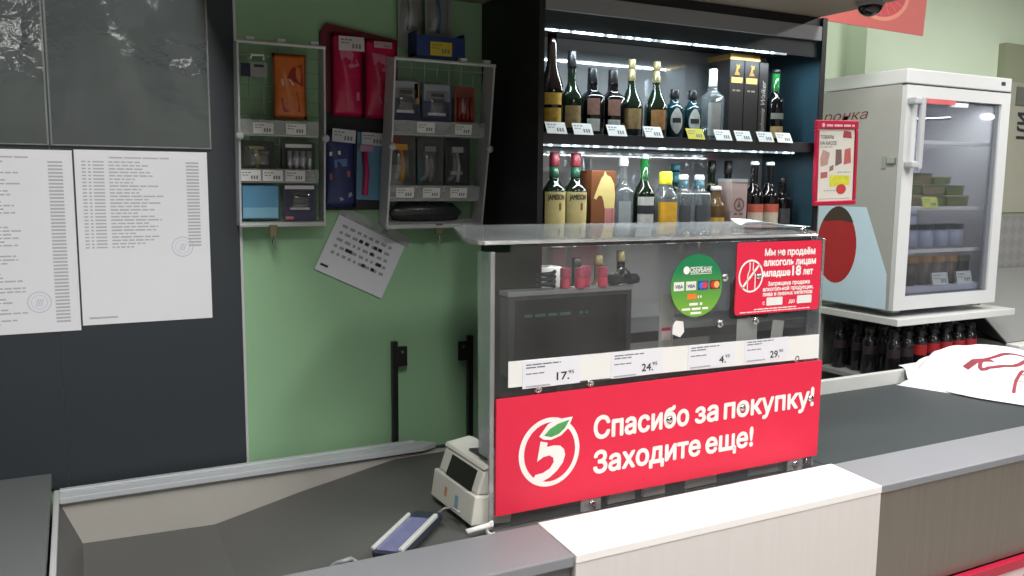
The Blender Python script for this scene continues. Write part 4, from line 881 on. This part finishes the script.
b = B(); b.box(gx0+.005, gx0+.29, FY-.0012, FY+.011, gz1-.022, gz1-.001); b.build('red_shelf_sticker', mat('red_white_sticker', (206, 96, 100), .5, var=.3, scale=20), door); B().box(gx0+.295, gx0+.40, FY+.004, FY+.011, gz1-.030, gz1-.010).build('white_sticker', CARD, door)
b = B(); b.prism([(gx1-.09+.052*math.cos(k*PI/12), gz1-.068+.02*math.sin(k*PI/12)) for k in range(24)], FY+.009, FY+.0115, 'xz'); b.build('oval_sticker', CARD, door)
b = B(); b.box(FX0-.012, FX0+.0, FY+.035, FY+.085, 1.865, 1.895); b.build('door_lock', CHROME, t, bev=.003)
B().box(FX0-.004, FX0, FY+.095, FY+.12, 1.84, 1.90).build('hinge_plate', GREYP, t)
for sz in (1.975, 1.630, 1.405):
    b = B(); b.box(FX0+.04, FX1-.04, FY+.06, FY+.066, sz-.004, sz+.014)
    for k in range(14): b.tube([(FX0+.06+.052*k, FY+.066, sz), (FX0+.06+.052*k, FB-.035, sz)], .003, 5)
    b.tube([(FX0+.04, FB-.06, sz), (FX1-.04, FB-.06, sz)], .004, 5); b.build('wire_shelf', WHITE, t)
b = B(); b.tube([(gx0+.13, FY+.12, 2.095), (gx0+.42, FY+.12, 2.115)], .009, 6); b.build('ceiling_probe', mat('dark_probe', (70, 64, 84), .4), t)
for fx in (FX0+.05, FX1-.12): B().box(fx, fx+.07, FY+.05, FY+.12, FZ0-.018, FZ0).build('foot', GREYP, t)
B().box(FX0+.05, FX0+.12, FB-.12, FB-.05, FZ0-.018, FZ0).build('foot', GREYP, t)
area('fridge_strip_light', (4.1, FY+.12, FZ1-.13), .6, .04, 7, (.9, .92, 1))
# side graphics and a pale blue patch on the fridge (facing -X)
def side_poly(nm, pts, mm, k=.0008): b = B(); b.poly([(FX0-k, yy, zz) for yy, zz in pts]); return b.build(nm, mm, t)
side_poly('pale_blue_patch', [(FB-.01, FZ0+.005), (FY+.045, FZ0+.005), (FY+.05, 1.30), (3.10, 1.64), (FB-.01, 1.64)], mat('pale_sky_blue_area', (206, 230, 246), .45, var=.04))  # pale blue lower area with a slanted edge
ov = [(3.285+.135*math.cos(k*PI/16), 1.425+.205*math.sin(k*PI/16)) for k in range(32)]
side_poly('fruit_graphic', [(min(yy, FB-.005), zz) for yy, zz in ov], mat('tomato_print', (182, 34, 44), .4, var=.2, scale=6), .0014)
side_poly('leaf_graphic', [(3.28+.125*math.cos(a), 1.44+.200*math.sin(a)) for a in [R(35+11*k) for k in range(11)]]+[(3.27, 1.565)], mat('dark_leaf_print', (70, 54, 44), .5), .002)
me = text('ронка', mat('maroon_print', (120, 40, 50), .5), t, 0, .30, 0, .05, 0, 0, .25)
for v in me.data.vertices: X, Z = v.co.x, v.co.z; v.co = (FX0-.001, 3.425-X, 2.10+Z)
# food
GF = 'packed food on the upper fridge shelf'
sal = mat('green_brown_salad', (112, 120, 72), .5, var=.5, scale=40); sal2 = mat('brown_salad', (134, 120, 88), .5, var=.5, scale=40)
def tub(label, x, y, z, w_, d_, h_, m_, lidm, name='salad_tub', cat='food tub', group=None):
    t = thing(name, label, cat, (x, y, z), group=group)
    B().prism([(w_*.06, 0), (w_*.94, 0), (w_, h_*.8), (0, h_*.8)], 0, d_, 'xz').build('tub', m_, t, bev=.004)
    B().prism([(-.002, h_*.8), (w_+.002, h_*.8), (w_*.97, h_), (w_*.03, h_)], -.002, d_+.002, 'xz').build('lid', lidm, t, bev=.003)
    return t
lidc = mat('pale_olive_lid', (150, 156, 120), .3, var=.3, scale=20); lidd = mat('dark_olive_lid', (100, 108, 76), .3, var=.3, scale=20)
sx = gx0+.01
tub('brown salad tub at the hinge end of the bottom row of the food pile', sx, FY+.09, 1.6465, .185, .12, .058, sal2, lidc, group=GF)
tub('green salad tub in the middle of the bottom row of the food pile', sx+.20, FY+.09, 1.6465, .185, .12, .058, sal, lidd, group=GF)
tub('green salad tub at the open end of the bottom row of the food pile', sx+.40, FY+.09, 1.6465, .18, .12, .058, sal, lidc, group=GF)
tub('dark green tub in the middle layer near the fridge handle', sx+.01, FY+.10, 1.7055, .185, .11, .056, sal, lidd, group=GF)
tub('brown tub in the middle layer of the food pile', sx+.205, FY+.10, 1.7055, .185, .11, .056, sal2, lidd, group=GF)
tub('olive tub at the sloping end of the middle layer', sx+.40, FY+.10, 1.7055, .15, .11, .054, sal, lidd, group=GF)
tub('brown tub on top of the food pile', sx+.11, FY+.11, 1.7625, .18, .10, .060, sal2, lidd, group=GF)
tub('pale olive tub on top of the food pile end', sx+.305, FY+.11, 1.7625, .14, .10, .045, sal, lidc, group=GF)
price_tag('yellow price tag in front of the salad tubs in the fridge', (sx+.16, FY+.056, 1.638), .12, .06, (R(-15), 0, 0), m=mat('fridge_yellow_tag', (214, 218, 110), .6), group='yellow price tags')
jar = mat('milky_yogurt', (170, 176, 200), .35, var=.15)
def cup(label, x, y, z, r, h, bm_, cm, cat, group, name):
    t = thing(name, label, cat, (x, y, z), group=group)
    B().lathe([(r*.85, 0), (r, h*.1), (r, h*.78)], seg=14).build('cup', bm_, t, smooth=True); B().lathe([(r*1.05, h*.78), (r*1.05, h), (0, h)], seg=14).build('lid', cm, t)
    return t
ordn = ['first', 'second', 'third', 'fourth', 'fifth', 'sixth']
c0 = None
for k in range(5):
    l = '%s black lidded yogurt jar from the handle side in the fridge' % ordn[k]; pos = (sx+.06+.125*k, FY+.16, 1.421)
    if c0 is None: c0 = cup(l, *pos, .052, .125, jar, mat('black_lid', (40, 42, 50), .4), 'jar', 'black lidded jars in the fridge', 'yogurt_jar')
    else: dup(c0, pos, l)
d0 = None
for k in range(5):
    l = '%s brown dessert cup from the handle side on the fridge floor' % ordn[k]; pos = (sx+.055+.108*k, FY+.13, FZ0+.111)
    if d0 is None: d0 = cup(l, *pos, .050, .155, mat('dark_dessert', (84, 70, 60), .4, var=.4, scale=30), mat('caramel_lid', (170, 128, 80), .35, var=.3, scale=50), 'dessert cup', 'dessert cups in the fridge', 'dessert_cup')
    else: dup(d0, pos, l)
tub('dark dessert box at the end of the dessert cups on the fridge floor', sx+.555, FY+.10, FZ0+.111, .085, .10, .15, mat('dark_brown_box', (72, 62, 56), .5), lidd, 'dessert_box', 'dessert box')
price_tag('white price tag under the dessert cups in the fridge', (sx+.27, FY+.046, FZ0+.1125), .125, .068, (R(-12), 0, 0), m=mat('fridge_white_tag', (226, 228, 228), .6), group='white price tags in the fridge')
price_tag('white price tag under the dark dessert box in the fridge', (sx+.47, FY+.046, FZ0+.1125), .125, .068, (R(-12), 0, 0), m=mat('fridge_white_tag', (226, 228, 228), .6), group='white price tags in the fridge')

# stand under the fridge
t = thing('fridge_stand', 'pale grey metal stand carrying the white fridge', 'stand', (0, 0, 0))
SG = mat('pale_grey_stand', (206, 208, 206), .4, var=.03)
b = B(); b.box(3.69, 4.66, 2.86, 3.45, 1.040, 1.0765); b.build('top_board', SG, t, bev=.003)
for lx in (3.71, 4.60):
    for ly in (3.40,):
        B().box(lx, lx+.035, ly-.018, ly+.018, 0, 1.039).build('leg', GREYP, t)
B().box(3.705, 4.63, 2.925, 3.375, .715, .738).build('low_shelf', GREYP, t)
B().box(3.10, 4.66, 3.46, 3.475, 0, 1.04).build('back_panel', mat('mid_grey_panel', (150, 152, 152), .6), t)
BB = mat('dark_soda_glass', (30, 28, 32), .2, var=.2); RL = mat('red_soda_label', (176, 40, 48), .5, var=.1)
s1 = None
for j, yy in enumerate((3.30, 3.20, 3.10, 2.975)):
    for i in range(7):
        x = 3.785+.105*i+(.03 if j % 2 else 0); l = 'dark soda bottle in the %s row from the wall, %s from the conveyor rail end' % (ordn[j], (ordn+['last'])[i])
        if s1 is None: s1 = bottle(l, x, yy, .7385, .255, .037, BB, CAPB, .17, .66, .12, ((.44, .62, 1.4, mat('dark_soda_label', (50, 40, 42), .5, var=.3)),), .12, group='dark soda bottles under the fridge', name='soda_bottle')
        else: dup(s1, (x, yy, .7385), l)
        if j == 3 and i > 1:
            b = B(); b.band(.0386, .112, .168, 1.4, -PI/2-.35, 12)
            b.build('red_label', RL, [o for o in COL.objects if o.get('label') == l][-1], smooth=True)

# neighbouring sloped metal counter past the fridge
t = thing('sloped_counter', 'grey metal counter with sloping lid and white rail past the fridge stand', 'counter', (0, 0, 0))
pf = [(2.925, .866), (3.11, 1.03), (3.56, 1.2), (3.56, 1.05), (3.28, .958)]
B().prism(pf, 4.715, 6.4, 'yz').build('sloping_lid', mat('mid_grey_metal', (150, 152, 150), .4, .1), t)
B().prism(pf, 4.70, 4.7145, 'yz').build('side_panel', mat('shaded_side_grey', (44, 44, 46), .5), t)  # dark colour stands in for the shadow under the sloping lid
B().box(4.72, 6.4, 2.94, 3.56, 0, .86).build('base', mat('grey_counter_base', (132, 134, 134), .5), t)
B().box(4.70, 6.4, 2.84, 2.924, .80, .864).build('front_rail', WHITE, t, bev=.006)

# ================================================================== WHITE PRINTED BAG ON THE BELT
def sstep(x): x = min(1, max(0, x)); return x*x*(3-2*x)
def bagz(u, v):
    """height of the folded bag over the belt; u along X, v along Y, both 0..1"""
    u = min(1, max(0, u)); v = min(1, max(0, v)); e = min(1, u*5.5)**.8*min(1, (1-u)*3)**.8*min(1, v*9)**.6
    ridge = .030+.135*sstep(v/.82)
    if v > .82: ridge -= (ridge-.085)*sstep((v-.82)/.12)
    z = .006+e*(ridge*(.62+.38*math.sin(PI*min(1, .1+1.15*u)))+.006*math.sin(9*u+4*v)+.005*math.sin(17*v-6*u)+.0035*math.sin(31*u+13*v))
    if v > .82: z = max(z, .068*sstep((v-.82)/.08))
    return z
def bagp_(u, v, lift=0.):
    x = 3.66-.175*min(v, .88)+1.0*u+.10*sstep((v-.80)/.2)*(1-u)+.012*math.sin(11*v)*(1-u); y = 2.03+.735*v+.01*math.sin(8*u)
    return (x, y, .8005+bagz(u, v)+lift)
t = thing('plastic_bag', 'white folded bag with dark red print lying on the conveyor belt', 'bag', (0, 0, 0))
WB = mat('white_bag_film', (244, 242, 246), .55, var=.015, scale=8)
b = B(); b.grid(44, 36, bagp_)
bmv = list(b.bm.verts)
b.build('upper_layer', WB, t, smooth=True)
b = B(); b.grid(20, 20, lambda u, v: (3.475+.10*(1-v)+.7*u, 2.42+.26*v+.008*math.sin(9*u), .8008+.034*min(1, u*9)**.5*min(1, v*8)**.5*min(1, (1-v)*8)**.5)); b.build('lower_layer', WB, t, smooth=True)
PR = mat('dark_red_bag_print', (150, 52, 66), .6, var=.1)
def stroke(pts, wd, close=False):
    b = B(); prev = None; P = []
    for (a, c), (a2, c2) in zip(pts, pts[1:]):
        for k in range(6): P.append((a+(a2-a)*k/6, c+(c2-c)*k/6))
    P.append(pts[-1])
    for i, (u, v) in enumerate(P):
        q = P[min(i+1, len(P)-1)]; o = P[max(i-1, 0)]; du, dv = (q[0]-o[0])*1.05, (q[1]-o[1])*.7; L = math.hypot(du, dv) or 1
        nu, nv = -dv/L*wd/1.05, du/L*wd/.7
        cur = [b.bm.verts.new(bagp_(u+nu*s_, v+nv*s_, .0025)) for s_ in (-1, 0, 1)]
        if prev: b.f([prev[0], cur[0], cur[1], prev[1]]); b.f([prev[1], cur[1], cur[2], prev[2]])
        prev = cur
    return b.build('red_print', PR, t)
def UV(x, y): v = (y-2.03)/.735; return ((x-3.66+.175*v)/1.0, v)
stroke([UV(3.90+.17*math.cos(k*PI/10)+.04*math.sin(k*PI/10), 2.42+.042*math.sin(k*PI/10)) for k in range(21)], .008)
stroke([UV(3.69, 2.47), UV(3.76, 2.45), UV(3.83, 2.43)], .016)
stroke([UV(3.69, 2.235), UV(3.80, 2.285), UV(3.93, 2.34)], .006); stroke([UV(3.78, 2.275), UV(3.83, 2.235), UV(3.90, 2.20)], .005); stroke([UV(3.86, 2.31), UV(3.92, 2.27), UV(3.99, 2.25)], .005)
